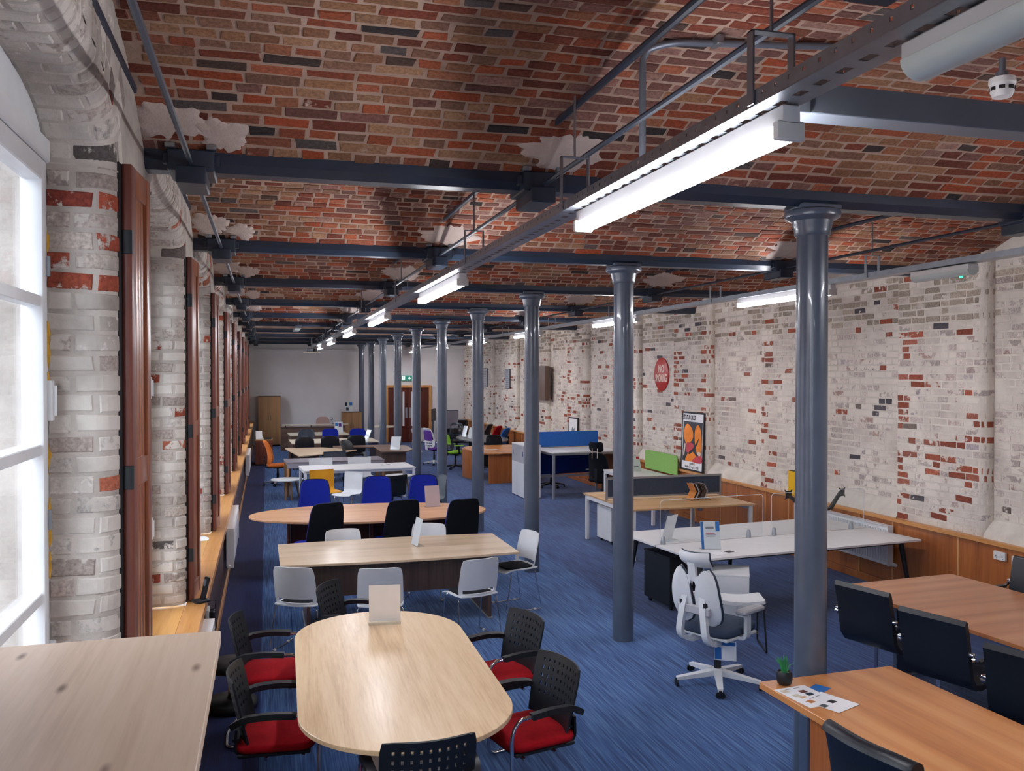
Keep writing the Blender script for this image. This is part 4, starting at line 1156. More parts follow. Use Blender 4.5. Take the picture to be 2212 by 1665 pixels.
# ---------------------------------------------------------------- shell chairs, white desk, round coffee tables
def desk(label, x, y, rz, L, D, topm, legm, legs='post', z=.73, th=.025, name='desk', cat='desk', rail=True):
    t = thing(name, label, cat, (x, y, 0), rz)
    MB().rbox(-L/2, L/2, -D/2, D/2, z-th, z, .003).build('tabletop', topm, t, smooth=0)
    for sx in (-1, 1):
        if legs == 'post':
            for sy in (-1, 1):
                px, py = sx*(L/2-.035), sy*(D/2-.035); MB().rbox(px-.026, px+.026, py-.026, py+.026, .001, z-th-.001, .004).build('leg', legm, t)
            if rail: MB().box(sx*(L/2-.035)-.02, sx*(L/2-.035)+.02, -D/2+.06, D/2-.06, z-th-.045, z-th-.001).build('leg_rail', legm, t, smooth=0)
        elif legs == 'panel':
            px = sx*(L/2-.04); MB().rbox(px-.0125, px+.0125, -D/2+.03, D/2-.03, .001, z-th-.001, .002).build('leg_panel', legm, t, smooth=0)
    if rail and legs == 'post':
        MB().box(-L/2+.06, L/2-.06, -D/2+.04, -D/2+.07, z-th-.045, z-th-.001).box(-L/2+.06, L/2-.06, D/2-.07, D/2-.04, z-th-.045, z-th-.001).build('frame_rail', legm, t, smooth=0)
    return t
desk('narrow white bench desk behind the royal blue chairs', 1.76, 18.08, 3.5, 2.22, 1.02, M['white'], M['white'])
t = thing('leaflet', 'dark printed leaflet lying on the right of the white bench desk', 'leaflet', (2.35, 18.2, .7315), 20)
MB().box(-.15, .15, -.10, .10, 0, .002).build('sheet', M['paper'], t, smooth=0)
MB().box(-.10, -.03, -.06, .05, .002, .003).box(.04, .12, -.02, .06, .002, .003).build('printed_picture', M['navy'], t, smooth=0)
def round_table(label, x, y, r, z, topm, legm, kind='legs'):
    t = thing('round_table', label, 'table', (x, y, 0))
    MB().lathe([(r-.006, z-.022), (r, z-.018), (r, z-.003), (r-.004, z)], 40).build('tabletop', topm, t, smooth=50)
    if kind == 'legs':
        for i in range(3): a = radians(90*i+200 if i else 262); MB().cyl((.8*r*cos(a), .8*r*sin(a), .001), (.55*r*cos(a), .55*r*sin(a), z-.022), .016, 10, r2=.022).build('leg', legm, t)
    else:
        MB().cyl((0, 0, .02), (0, 0, z-.022), .035, 16).build('post', legm, t); MB().lathe([(r*.55, 0), (r*.55, .012), (.05, .03)], 30).build('base', legm, t)
    return t
round_table('low round pale table with wooden legs left of the white bench desk', .40, 18.92, .33, .42, M['lightgrey'], M['cupboard'])
round_table('low round white table seen under the right end of the white bench desk', 2.76, 19.0, .30, .42, M['white'], M['cupboard'])
def sh(x, y, phi, lab, mat, off=.245, **k):
    p = radians(phi); return shell_chair(lab, (x+cos(p)*off, y+sin(p)*off, 0), phi-90, mat, **k)
sh(.97, 16.74, -74, 'bright yellow shell chair behind the left royal blue chair', M['yellow'], wid=.24)
GW = 'white shell chairs at the bench desks'
sh(1.54, 16.22, 232, 'white shell chair with chrome legs, in front of the white bench desk', M['lightgrey'], grp=GW, wid=.20)
sh(1.09, 18.98, -88, 'white shell chair behind the left half of the white bench desk', M['lightgrey'], grp=GW, wid=.25)
sh(1.90, 19.0, -88, 'white shell chair behind the middle of the white bench desk', M['lightgrey'], grp=GW, wid=.25)
sh(2.21, 15.42, 118, 'black shell chair between two royal blue chairs', M['black'], dark=True, wid=.23)
sh(2.97, 15.05, 192, 'grey shell chair on dark legs beside the fifth column', M['greypl'], dark=True, wid=.18, top=.86)

# ---------------------------------------------------------------- grey desk, orange chair, L-shaped desks
t = desk('grey desk with a metal edge behind the white bench desk', 1.42, 19.72, 3, 2.1, .86, M['greydesk'], M['cupboard'], z=.73)
MB().rbox(-1.03, 1.03, -.435, -.425, .60, .70, .002).build('fascia', M['greymetal'], t, smooth=0)
sh(1.49, 20.55, -78, 'low-backed dark chair tucked behind the grey desk', M['irondark'], dark=True, wid=.27)
t = thing('phone', 'small grey desk phone standing on the grey desk', 'phone', (2.1, 19.5, .731), 15)
MB().at((0, 0, .02), rx=-35).rbox(-.035, .035, -.012, .012, 0, .16, .005).build('handset', M['greypl'], t)
MB().rbox(-.05, .05, -.04, .10, .0005, .022, .006).build('base', M['greypl'], t)
task_chair('orange high-backed task chair by the window-side desk', (.24, 21.35, 0), -82, M['orange'], M['orange'], M['black'], M['silver'], 'pad', arms=False, high=1.05)
t = thing('corner_desk', 'pale oak angled corner desk near the window wall', 'desk', (1.05, 21.7, 0))
pl = [(-.62, 1.22), (.30, 1.26), (1.10, .32), (.62, -.32), (-.34, -1.04)]
MB().prism(rpoly(pl, [.03, .1, .03, .05, .03], 5), .705, .73, .002).build('tabletop', M['oakX'], t, smooth=30)
for x, y in ((-.50, 1.1), (.2, 1.12), (.9, .3), (-.28, -.88)): MB().rbox(x-.03, x+.03, y-.03, y+.03, .001, .704, .004).build('leg', M['walnutZ'], t)
MB().rbox(-.5, .2, 1.13, 1.15, .3, .704, .002).build('modesty_panel', M['walnutZ'], t, smooth=0)
t = thing('corner_desk', 'dark walnut L-shaped desk with bowed end and leaning card', 'desk', (2.85, 22.4, 0))
MB().prism(rpoly([(-1.22, .33), (-.20, .34), (-.20, -1.03), (.42, -1.16), (.66, -.55), (.68, .60), (.3, .98), (-1.20, .95)], [.02, .02, .02, .15, .35, .3, .3, .02], 7), .705, .73, .002).build('tabletop', M['walnut'], t, smooth=30)
MB().rbox(-.16, .42, -.93, -.90, .001, .704, .003).build('front_panel', M['walnutZ'], t, smooth=0)
MB().rbox(-.17, -.14, -.89, .2, .001, .704, .003).build('leg_panel', M['walnutZ'], t, smooth=0)
MB().rbox(.40, .43, -.89, .6, .001, .704, .003).build('leg_panel', M['walnutZ'], t, smooth=0)
for y in (.42, .95): MB().rbox(-1.16, -1.11, y-.025, y+.025, .001, .704, .004).build('leg', M['silver'], t)
card_stand('white leaning card on the bowed end of the walnut desk', (3.05, 21.75, .731), -30, w=.25, h=.33, lean=18)
def conf2(x, y, phi, lab, col, grp):
    p = radians(phi); t = thing('desk_chair', lab, 'chair', (x+cos(p)*.26, y+sin(p)*.26, 0), phi-90, grp)
    MB().pad(.46, .45, .42, .48, .10, .015).build('seat', col, t, smooth=60)
    backpanel(.235, .50, .97, -.205, .06, .05, .05, col, 'backrest', t, corner=.24)
    for s in (-1, 1): MB().tube(bend([(s*.19, -.23, .56), (s*.20, -.20, .41), (s*.21, .20, .41), (s*.22, .22, .003)], .04), .011, 8).tube([(s*.20, -.16, .41), (s*.22, -.23, .003)], .011, 8).build('leg', M['black'], t)
    return t
G = 'chairs at the pale maple desk'
conf2(.94, 23.4, 88, 'round-backed black chair at the left of the pale maple desk', M['leather'], G)
conf2(1.60, 23.62, 80, 'round-backed black chair second from the left at the pale maple desk', M['leather'], G)
conf2(2.30, 23.72, 90, 'round-backed black chair at the right of the pale maple desk', M['leather'], G)
conf2(1.12, 26.7, -90, 'dark grey chair behind the left of the pale maple desk', M['irondark'], G)
conf2(1.82, 26.8, -88, 'round-backed royal blue chair behind the middle of the pale maple desk', M['royal'], G)
conf2(2.62, 26.6, -96, 'round-backed royal blue chair behind the right of the pale maple desk', M['royal'], G)
desk('long pale maple desk with round-backed chairs on both sides', 1.80, 25.2, 2, 2.36, 1.5, M['palewood'], M['walnutZ'], 'panel')
card_stand('white card leaning on the pale maple desk', (2.62, 24.5, .731), -68, w=.24, h=.34, lean=22)
task_chair('black task chair with pink seat at the walnut L-shaped desk', (2.05, 21.75, 0), -130, M['pinkpl'], M['black'], M['black'], M['black'], 'pad', arms=False, high=.98)

# ---------------------------------------------------------------- far end: desk, reception counter, cupboards
desk('pale maple table in front of the reception counter', 1.55, 28.25, 3, 1.8, 1.35, M['palewood'], M['walnutZ'], 'panel')
card_stand('colour-printed card stand on the table before the reception counter', (2.2, 28.3, .731), 6, w=.26, h=.36, lean=18,
    prints=[('printed_heading', 'blueink', -.11, -.02, .22, .33), ('printed_picture', 'purple', .0, .09, .2, .31), ('printed_picture', 'blueink', -.12, -.06, .03, .13)])
t = thing('reception_counter', 'walnut reception counter with a raised shelf on posts', 'counter', (1.55, 30.9, 0))
MB().rbox(-1.08, 1.02, -.32, -.28, .001, .77, .004).build('front_panel', M['walnut'], t, smooth=0)
for x in (-1.08, .99): MB().rbox(x-.02, x+.02, -.27, .40, .001, .77, .004).build('side_panel', M['walnutZ'], t, smooth=0)
MB().rbox(-1.10, 1.04, -.33, .42, .772, .797, .004).build('worktop', M['walnut'], t, smooth=0)
MB().rbox(-1.06, 1.14, -.50, -.10, .862, .885, .004).build('shelf', M['palewood'], t, smooth=0)
for x in (-.95, -.1, .95): MB().lathe([(.05, .798), (.03, .81), (.02, .83), (.035, .861)], 12).build('post', M['chrome'], t, loc=(x, -.3, 0))
t = thing('moulded_chair', 'dusty pink moulded chair behind the reception counter', 'chair', (1.93, 31.95, 0), 180)
backpanel(.24, .44, 1.06, -.20, .08, .05, .012, M['pinkpl'], 'backrest', t, corner=.22)
MB().pad(.46, .45, .41, .45, .08, .004).build('seat', M['pinkpl'], t)
for s in (-1, 1):
    for y in (-.2, .2): MB().cyl((s*.17, y*.8, .41), (s*.22, y*1.1, .001), .012, 8).build('leg', M['pinkpl'], t)
t = thing('desk_lamp', 'small wire desk lamp on the reception counter shelf', 'lamp', (2.17, 30.6, .886))
MB().lathe([(.05, 0), (.05, .01), (.01, .015)], 14).build('base', M['greypl'], t)
MB().tube(bend([(0, 0, .012), (-.03, 0, .10), (-.06, 0, .17)], .03), .005, 6).build('stem', M['greypl'], t)
MB().at((-.05, 0, .18), ry=35).tube([(.05*cos(a*pi/8), 0, .04*sin(a*pi/8)) for a in range(16)], .008, 6, closed=True).build('ring_head', M['greypl'], t)
def cupboard(label, x, y, W, D, H, name='cupboard'):
    t = thing(name, label, 'cupboard', (x, y, 0))
    MB().rbox(-W/2, W/2, -D/2+.02, D/2, .04, H-.022, .003).build('body', M['cupboard'], t, smooth=0)
    MB().rbox(-W/2-.004, W/2+.004, -D/2, D/2, H-.021, H, .003).build('top', M['walnutZ'], t, smooth=0)
    MB().rbox(-W/2+.02, W/2-.02, -D/2+.04, D/2, .001, .04, .002).build('plinth', M['black'], t, smooth=0)
    for s in (-1, 1):
        d = MB().rbox(min(s*.003, s*(W/2-.003)), max(s*.003, s*(W/2-.003)), -D/2, -D/2+.019, .045, H-.025, .003).build('door', M['cupboard'], t, smooth=0)
        MB().tube(bend([(s*.05, -D/2, H*.52), (s*.05, -D/2-.03, H*.52), (s*.05, -D/2-.03, H*.52+.17), (s*.05, -D/2, H*.52+.17)], .012), .006, 8).build('handle', M['chrome'], d)
    return t
cupboard('tall two-door oak cupboard against the end wall by the windows', .085, 33.05, .78, .44, 1.80)
cupboard('half-height two-door oak cupboard against the end wall', 2.97, 32.52, .72, .44, 1.22)
card_stand('white printed sign on top of the half-height cupboard', (2.88, 32.5, 1.222), 4, w=.30, h=.36, lean=8,
    prints=[('printed_heading', 'ink', -.13, -.05, .2, .33), ('printed_picture', 'blueink', .02, .13, .22, .33), ('printed_picture', 'navy', -.10, .0, .03, .15)])
t = thing('low_cabinet', 'low reddish-brown cabinet under the far windows with papers on it', 'cabinet', (-.09, 26.35, 0))
MB().rbox(-.24, .24, -.40, .40, .03, .705, .004).build('body', M['redtimber'], t, smooth=0)
MB().rbox(-.245, .245, -.41, .41, .706, .73, .004).build('top', M['cupboard'], t, smooth=0)
MB().rbox(-.22, .22, -.38, .38, .001, .03, .003).build('plinth', M['black'], t, smooth=0)
MB().rbox(-.235, .235, -.415, -.402, .04, .70, .003).build('door', M['redtimber'], t, smooth=0)
t = thing('paper_holder', 'white leaflet rack on the low reddish-brown cabinet', 'leaflet rack', (-.22, 26.3, .731), 8)
MB().at((0, 0, .0), rx=-12).box(-.09, .09, 0, .004, 0, .24).build('back_sheet', M['paper'], t, smooth=0)
MB().rbox(-.10, .10, -.10, .05, .0005, .012, .004).box(-.10, -.095, -.10, .05, .01, .09).box(.095, .10, -.10, .05, .01, .09).build('tray', M['whiteplastic'], t, smooth=0)
t = thing('desk_organiser', 'black pen tray on the low reddish-brown cabinet', 'tray', (.02, 26.15, .731), -6)
MB().rbox(-.10, .10, -.07, .07, .0005, .012, .004).rbox(-.10, .10, .055, .07, .01, .045, .003).build('tray_body', M['black'], t)
round_table('small round table with dark base between the far columns', 3.88, 30.9, .56, .76, M['palewood'], M['black'], 'ped')

# ---------------------------------------------------------------- far right group
t = thing('boardroom_table', 'charcoal oval boardroom table at the far right', 'table', (6.05, 25.0, 0), -4)
MB().prism(ellipse(.72, 1.6, 44), .70, .73, .004).build('tabletop', M['darktable'], t, smooth=30)
for y in (-.9, .9): MB().rbox(-.25, .25, y-.03, y+.03, .001, .699, .006).build('leg_panel', M['black'], t)
card_stand('white upright card in front of the pair on the charcoal table', (5.62, 24.75, .731), -70, w=.21, h=.33, lean=14)
card_stand('white upright card behind the pair on the charcoal table', (5.62, 25.5, .731), -70, w=.21, h=.33, lean=14)
task_chair('white-framed task chair with purple mesh back by the far columns', (4.62, 24.9, 0), -62, M['purple'], M['purple'], M['lightgrey'], M['lightgrey'], 'mesh', high=1.06, armmat=M['lightgrey'])
task_chair('lime green task chair with black frame at the charcoal table', (4.98, 23.65, 0), -80, M['lime'], M['lime'], M['black'], M['black'], 'mesh', high=1.02, armmat=M['lime'])
task_chair('task chair with dark open mesh back behind the charcoal table', (5.85, 27.55, 0), 170, M['black'], M['perspex'], M['irondark'], M['silver'], 'mesh', high=1.02)
task_chair('black mesh task chair at the near side of the charcoal table', (5.95, 23.1, 0), -20, M['black'], M['black'], M['black'], M['black'], 'mesh', high=.97)
G = 'coloured task chairs in a row by the panelling'
task_chair('white-framed task chair with slate back by the panelling', (6.74, 27.7, 0), 50, M['greypl'], M['irondark'], M['lightgrey'], M['black'], 'pad', G, high=.98)
task_chair('red-backed task chair by the panelling', (6.82, 26.85, 0), 48, M['red'], M['red'], M['black'], M['black'], 'pad', G, arms=False, high=.97)
task_chair('bright blue-backed task chair by the panelling', (6.86, 26.05, 0), 48, M['screenblue'], M['screenblue'], M['black'], M['black'], 'pad', G, arms=False, high=.95)
t = thing('whiteboard', 'pale lilac board with dark edge on a stand by the end wall', 'whiteboard', (6.33, 31.4, 0))
MB().rbox(-.39, .39, -.012, .012, .60, 1.28, .004).build('frame', M['irondark'], t)
MB().box(-.37, .37, -.016, -.0125, .62, 1.26).build('surface', M['greymetal'], t, smooth=0)
for s in (-1, 1): MB().rbox(s*.3-.015, s*.3+.015, .015, .045, .02, 1.2, .004).rbox(s*.3-.02, s*.3+.02, -.22, .26, .001, .03, .006).build('leg', M['black'], t)
t = thing('monitor', 'dark flat screen turned edge-on beside the doors', 'screen', (5.62, 30.4, .0), 68)
MB().rbox(-.30, .30, -.02, .02, .95, 1.38, .01).build('display', M['irondark'], t)
MB().rbox(-.03, .03, .0, .04, .03, 1.0, .006).build('post', M['irondark'], t); MB().rbox(-.25, .25, -.18, .2, .001, .03, .01).build('base', M['black'], t)
t = thing('flipchart_board', 'pale board on angled silver legs near the double doors', 'whiteboard', (5.0, 29.2, 0), 40)
MB().at((0, 0, .34), rx=-20).rbox(-.36, .36, -.01, .01, 0, .46, .004).build('board', M['lightgrey'], t)
for s in (-1, 1): MB().cyl((s*.28, -.25, .001), (s*.28, .10, .5), .012, 8).build('leg', M['silver'], t); MB().cyl((s*.28, .28, .001), (s*.28, .12, .55), .012, 8).build('leg', M['silver'], t)
t = thing('low_cupboard', 'dark low cupboard against the end wall at the far right', 'cupboard', (6.85, 32.6, 0))
MB().rbox(-.38, .38, -.28, .28, .02, .86, .006).build('body', M['black'], t, smooth=0); MB().rbox(-.39, .39, -.30, .29, .861, .885, .004).build('top', M['cabgrey'], t, smooth=0)
MB().rbox(-.375, .375, -.292, -.281, .04, .84, .004).build('door', M['black'], t, smooth=0)
# ---------------------------------------------------------------- right side, middle distance
t = thing('desk', 'orange wood desk with a rounded end beyond the white cabinet', 'desk', (5.55, 21.3, 0), 2)
MB().prism(rpoly([(-.72, -1.12), (.85, -1.12), (.85, 1.2), (-.75, 1.2)], [.25, .02, .02, .85], 10), .70, .73, .003).build('tabletop', M['cherry'], t, smooth=30)
MB().rbox(-.52, .80, -1.02, -.985, .001, .699, .004).build('front_panel', M['panel'], t, smooth=0)
MB().prism([(-.60+.3*cos(a)*.5, .45+.5*sin(a)) for a in [pi*.5+pi*i/10 for i in range(11)]]+[(-.57, -.04), (-.57, .94)][:0]+[(-.58+.12*cos(a)*.5, .45+.47*sin(a)) for a in [pi*1.5-pi*i/10 for i in range(11)]], .001, .699).build('curved_leg', M['panel'], t)
MB().rbox(.78, .81, -.98, 1.1, .001, .699, .004).build('side_panel', M['panel'], t, smooth=0)
t = thing('leaflet', 'white sheet lying on the rounded orange desk', 'leaflet', (5.35, 21.1, .7312), 10)
MB().box(-.15, .15, -.1, .1, 0, .002).build('sheet', M['paper'], t, smooth=0)
t = thing('storage_tower', 'tall white storage unit with grey upper side panel behind the third column', 'cabinet', (5.34, 18.0, 0), 1)
MB().rbox(-.19, .17, -.44, .44, .02, 1.10, .004).build('body', M['white'], t, smooth=0)
MB().rbox(-.20, .18, -.445, .445, 1.101, 1.12, .003).build('top', M['white'], t, smooth=0)
MB().box(-.196, -.1905, -.435, .435, .74, 1.095).build('side_panel', M['cabgrey'], t, smooth=0)
MB().box(-.196, -.1905, -.435, .435, .03, .735).build('side_panel', M['white'], t, smooth=0)
for y in (-.38, .32): MB().box(-.199, -.1962, y, y+.025, .88, .98).build('slot_handle', M['modesty'], t, smooth=0)
MB().rbox(-.17, .15, -.42, .42, .001, .02, .002).build('plinth', M['modesty'], t, smooth=0)
t = desk('raised white desk with blue fabric screens', 6.44, 17.95, 5, 1.58, 1.15, M['white'], M['silver'], z=.98)
MB().prism(rpoly([(-.81, .545), (.81, .545), (.81, .575), (-.81, .575)], .005, 2), .99, 1.0).build('screen_rail', M['silver'], t)
b = MB(); b.at((0, .575, 0), rx=90); b.prism(rpoly([(-.84, 1.003), (.80, 1.003), (.80, 1.335), (-.84, 1.335)], [.005, .005, .045, .005], 5), 0, .028, .004); b.build('upper_screen', M['screenblue'], t, smooth=30)
MB().rbox(-.68, .72, .545, .565, .40, .93, .004).build('modesty_screen', M['modesty'], t, smooth=30)
MB().rbox(-.66, .70, .52, .545, .33, .385, .003).build('cable_tray', M['cabgrey'], t, smooth=0)
task_chair('black task chair half hidden under the blue-screened desk', (6.30, 19.25, 0), 178, M['blackcloth'], M['blackcloth'], M['black'], M['black'], 'pad', arms=False, high=.9)
task_chair('black high-backed task chair with headrest before the blue-screened desk', (6.58, 16.72, 0), -50, M['blackcloth'], M['blackcloth'], M['black'], M['black'], 'pad', high=1.02, headrest=True)
t = desk('white desk with a green side screen behind the slate screen', 6.79, 15.05, 0, .82, 2.3, M['white'], M['white'])
b = MB(); b.at((.405, .98, .76), rz=90, rx=90).prism(rpoly([(-1.40, .0), (0, 0), (0, .36), (-1.40, .36)], [.01, .01, .05, .05], 5), 0, .028, .004); b.build('side_screen', M['green'], t, smooth=30)
card_stand('white card with crimson print on the green-screened desk', (6.88, 15.7, .731), 12, w=.21, h=.30, lean=14, prints=[('printed_heading', 'redink', .02, .09, .23, .28), ('printed_picture', 'greyink', -.06, .05, .08, .10)])
# oak bench desk with slate screen
t = thing('bench_desk', 'warm oak double bench desk divided by a slate fabric screen', 'desk', (5.84, 12.25, 0), 1.5)
for s in (-1, 1): MB().rbox(-.975, .975, min(s*.02, s*.92), max(s*.02, s*.92), .705, .73, .003).build('desktop', M['bench_oak'], t, smooth=0)
for sx in (-1, 1):
    x = sx*.93
    for sy in (-1, 1): MB().rbox(x-.025, x+.025, sy*.86-.03, sy*.86+.03, .001, .703, .004).build('leg', M['white'], t)
    MB().rbox(x-.022, x+.022, -.83, .83, .64, .703, .003).build('leg_rail', M['white'], t, smooth=0)
for y in (-.5, .5): MB().box(-.9, .9, y-.02, y+.02, .66, .70).build('frame_rail', M['white'], t, smooth=0)
sc = MB(); sc.box(-.985, .95, -.012, .012, .76, .785); sc.box(-.985, .95, -.016, .016, 1.04, 1.07); sc.box(-.985, -.955, -.015, .015, .735, 1.07); sc.box(.92, .95, -.015, .015, .735, 1.07)
sco = sc.build('screen_frame', M['silver'], t, smooth=0)
MB().rbox(-.955, .92, -.010, .010, .785, 1.04, .002).build('screen_cloth', M['greygreen'], sco, smooth=0)
for x in (-.25, .30): MB().rbox(x-.03, x+.03, -.55, -.50, .60, .70, .006).build('cable_port', M['white'], t)
t = thing('sample_rack', 'wooden rack of chevron-shaped finish samples on the oak bench desk', 'sample rack', (6.22, 11.98, .731), 4)
MB().rbox(-.17, .17, -.13, .13, .0005, .014, .004).build('base', M['cupboard'], t, smooth=0)
cols = ['cherry', 'black', 'lightgrey', 'walnutZ', 'black', 'walnut', 'greypl', 'walnutZ', 'cabgrey', 'perspex']
for i, c in enumerate(cols):
    x = -.125+.024*i; b = MB(); y0 = -.10
    b.add([(x, y0, .0145), (x+.06, y0+.0, .13), (x, y0, .245), (x, y0+.18, .245), (x+.06, y0+.18, .13), (x, y0+.18, .0145)]+[(x+.010, y0, .0145), (x+.070, y0, .13), (x+.010, y0, .245), (x+.010, y0+.18, .245), (x+.070, y0+.18, .13), (x+.010, y0+.18, .0145)],
        [(0, 1, 4, 5), (1, 2, 3, 4), (6, 11, 10, 7), (7, 10, 9, 8), (0, 6, 7, 1), (1, 7, 8, 2), (5, 4, 10, 11), (4, 3, 9, 10), (2, 8, 9, 3), (0, 5, 11, 6)])
    b.build('sample_board', M[c], t, smooth=0)
def pedestal(label, x, y, rz, w, d, h, mat, name='pedestal'):
    t = thing(name, label, 'pedestal', (x, y, 0), rz)
    MB().rbox(-w/2, w/2, -d/2, d/2-.02, .06, h-.02, .003).build('body', mat, t, smooth=0)
    MB().rbox(-w/2-.003, w/2+.003, -d/2, d/2+.004, h-.019, h, .004).build('top', mat, t, smooth=0)
    zz = .065; n = 3; dh = (h-.03-zz)/n
    for i in range(n):
        dr = MB().rbox(-w/2+.002, w/2-.002, d/2-.019, d/2, zz+i*dh, zz+(i+1)*dh-.006, .003).build('drawer', mat, t, smooth=0)
        MB().tube(bend([(-.06, d/2, zz+(i+.6)*dh), (-.05, d/2+.02, zz+(i+.5)*dh), (.05, d/2+.02, zz+(i+.5)*dh), (.06, d/2, zz+(i+.6)*dh)], .015), .005, 6).build('handle', M['silver'], dr)
    for sx in (-1, 1):
        for sy in (-1, 1): MB().at((sx*(w/2-.05), sy*(d/2-.06), .03), ry=90).lathe([(.012, -.012), (.028, -.01), (.028, .01), (.012, .012)], 12).build('caster', M['black'], t)
    return t
pedestal('white pedestal under the near left corner of the oak bench desk', 5.22, 12.72, 183, .40, .52, .57, M['white'])
pedestal('black pedestal under the left end of the white bench desk', 4.42, 9.12, 6, .38, .56, .60, M['black'])
pedestal('grey-white pedestal with lock behind the white ergonomic chair', 4.60, 8.12, -30, .38, .50, .60, M['lightgrey'])

# ---------------------------------------------------------------- white bench desk with perspex screens
t = thing('bench_desk', 'white double bench desk on black tapered legs with clear screens', 'desk', (5.62, 9.07, 0), 6)
for s in (-1, 1): MB().rbox(-1.50, 1.50, min(s*.015, s*.83), max(s*.015, s*.83), .708, .73, .002).build('desktop', M['white'], t, smooth=0)
for sx in (-1, 0, 1):
    for sy in (-1, 1): MB().cyl((sx*1.43, sy*.76, .001), (sx*1.36, sy*.66, .69), .020, 12, r2=.032).build('leg', M['black'], t)
for sy in (-1, 1): MB().box(-1.36, 1.36, sy*.66-.02, sy*.66+.02, .66, .706).build('frame_rail', M['black'], t, smooth=0)
for sx in (-1, 0, 1): MB().box(sx*1.36-.02, sx*1.36+.02, -.66, .66, .66, .706).build('leg_rail', M['black'], t, smooth=0)
for x0, x1 in ((-1.44, -.06), (.06, 1.44)):
    b = MB(); b.at((0, .003, 0), rx=90).prism(rpoly([(x0, .745), (x1, .745), (x1, 1.22), (x0, 1.22)], [.002, .002, .05, .05], 5), 0, .006); s_ = b.build('clear_screen', M['perspex'], t, smooth=0)
    e = MB().tube(bend([(x0, 0, .75), (x0, 0, 1.22), (x1, 0, 1.22), (x1, 0, .75)], .05, 5), .003, 6).build('polished_edge', M['lightgrey'], s_)
    for x in (x0+.04, x1-.2): MB().at((x, 0, .7305)).lathe([(.03, 0), (.028, .03), (.022, .075), (.012, .09)], 14).build('screen_clip', M['silver'], s_)
card_stand('blue and white printed price card standing on the white bench desk', (4.60, 8.52, .731), -12, w=.21, h=.297, lean=14, prints=[
    ('printed_band', 'blueink', -.103, -.075, .003, .293), ('printed_corner', 'blueink', .06, .103, .19, .293), ('printed_heading', 'greyink', -.05, .04, .215, .24),
    ('printed_line', 'redink', -.05, .05, .165, .172), ('printed_line', 'greyink', -.05, .06, .148, .153), ('printed_line', 'greyink', -.05, .05, .132, .136)])
card_stand('blank white leaning card at the left end of the white bench desk', (4.38, 9.15, .731), -150, w=.21, h=.297, lean=16)
t = thing('leaflet', 'small leaflets lying in front of the printed price card', 'leaflet', (4.66, 8.33, .7312), 14)
MB().box(-.17, -.02, -.07, .07, 0, .002).box(.0, .14, -.05, .08, 0, .0025).build('sheet', M['paper'], t, smooth=0)
MB().box(.02, .11, -.03, .05, .0026, .0034).build('printed_picture', M['navy'], t, smooth=0)
def monitor_arm(label, base, elbow, head, rz):
    t = thing('monitor_mount', label, 'monitor arm', base)
    R = lambda p: tuple(p[i]-base[i] for i in range(3))
    MB().lathe([(.05, 0), (.05, .02), (.018, .03), (.018, .22), (.01, .225)], 14).build('clamp_post', M['black'], t)
    MB().tube(bend([(0, 0, .2), R(elbow)], .02), .018, 8).build('lower_arm', M['black'], t)
    e, h = R(elbow), R(head)
    MB().tube([e, tuple(e[i]*.5+h[i]*.5 for i in range(3)), h], .03, 10, r2=.022).build('spring_arm', M['black'], t)
    b = MB(); b.at(h, rz=rz); b.add([], [])
    b.at(h, rz=rz, rx=90).prism([(-.06, -.06), (-.03, -.045), (.03, -.045), (.06, -.06), (.045, -.03), (.045, .03), (.06, .06), (.03, .045), (-.03, .045), (-.06, .06), (-.045, .03), (-.045, -.03)], .02, .03)
    b.at(h, rz=rz).cyl((0, 0, 0), (0, -.03, 0), .025, 10); b.build('screen_plate', M['black'], t, smooth=30)
monitor_arm('black monitor arm reaching left behind the nearest column', (6.38, 9.40, .731), (6.26, 9.36, 1.02), (6.07, 9.36, 1.16), 10)
monitor_arm('black monitor arm reaching up to the right of the nearest column', (6.56, 9.44, .731), (6.70, 9.40, .95), (6.82, 9.36, 1.16), 20)

# white ergonomic chair -------------------------------------------------------
t = thing('ergonomic_chair', 'white ergonomic chair with split back and headrest', 'chair', (3.67, 6.68, 0), -63)
star_base(t, M['lightgrey'], r=.36, a0=20)
MB().rbox(-.11, .11, -.14, .12, .40, .44, .02).build('mechanism', M['black'], t)
MB().pad(.50, .50, .46, .54, .10, .015).build('seat', M['greygreen'], t, smooth=60)
MB().rbox(-.24, .24, -.22, .22, .438, .462, .02).build('seat_tray', M['lightgrey'], t)
for s in (-1, 1):
    MB().tube(bend([(s*.08, .02, .425), (s*.12, -.24, .40), (s*.13, -.36, .47), (s*.10, -.35, .70), (s*.085, -.33, .80), (s*.035, -.345, .97)], .10, 6), .0, 4, flat=(.055, .04)).build('spine_arm', M['lightgrey'], t, smooth=60)
    def P(u, v, s=s):
        q = 2*v-1; wv = .105*sqrt(max(.02, 1-abs(q)**2.6))*(1+.18*q*-1)
        return (s*(.125-.0*v)+u*wv, -.27-.09*v+.05*(u*s > 0)*u*u*.6-.03*sin(pi*v), .57+.46*v+.0*u)
    bp = MB().shell(P, lin(-1, 1, 8), lin(0, 1, 14), .016).build('back_panel', M['lightgrey'], t, smooth=60)
    rim = [P(1, v) for v in lin(.0, 1, 14)]+[P(-1, v) for v in lin(1, 0, 14)]
    MB().tube([(p[0], p[1]+.012, p[2]) for p in rim], .012, 6, closed=True).build('rim', M['irondark'], bp)
    MB().at((s*.115, -.345, .74)).lathe([(.002, -.025), (.02, -.02), (.02, .02), (.002, .025)], 12).build('knob', M['black'], t)
MB().rbox(-.16, .16, -.36, -.325, .66, .73, .012).build('lumbar_bar', M['cabgrey'], t)
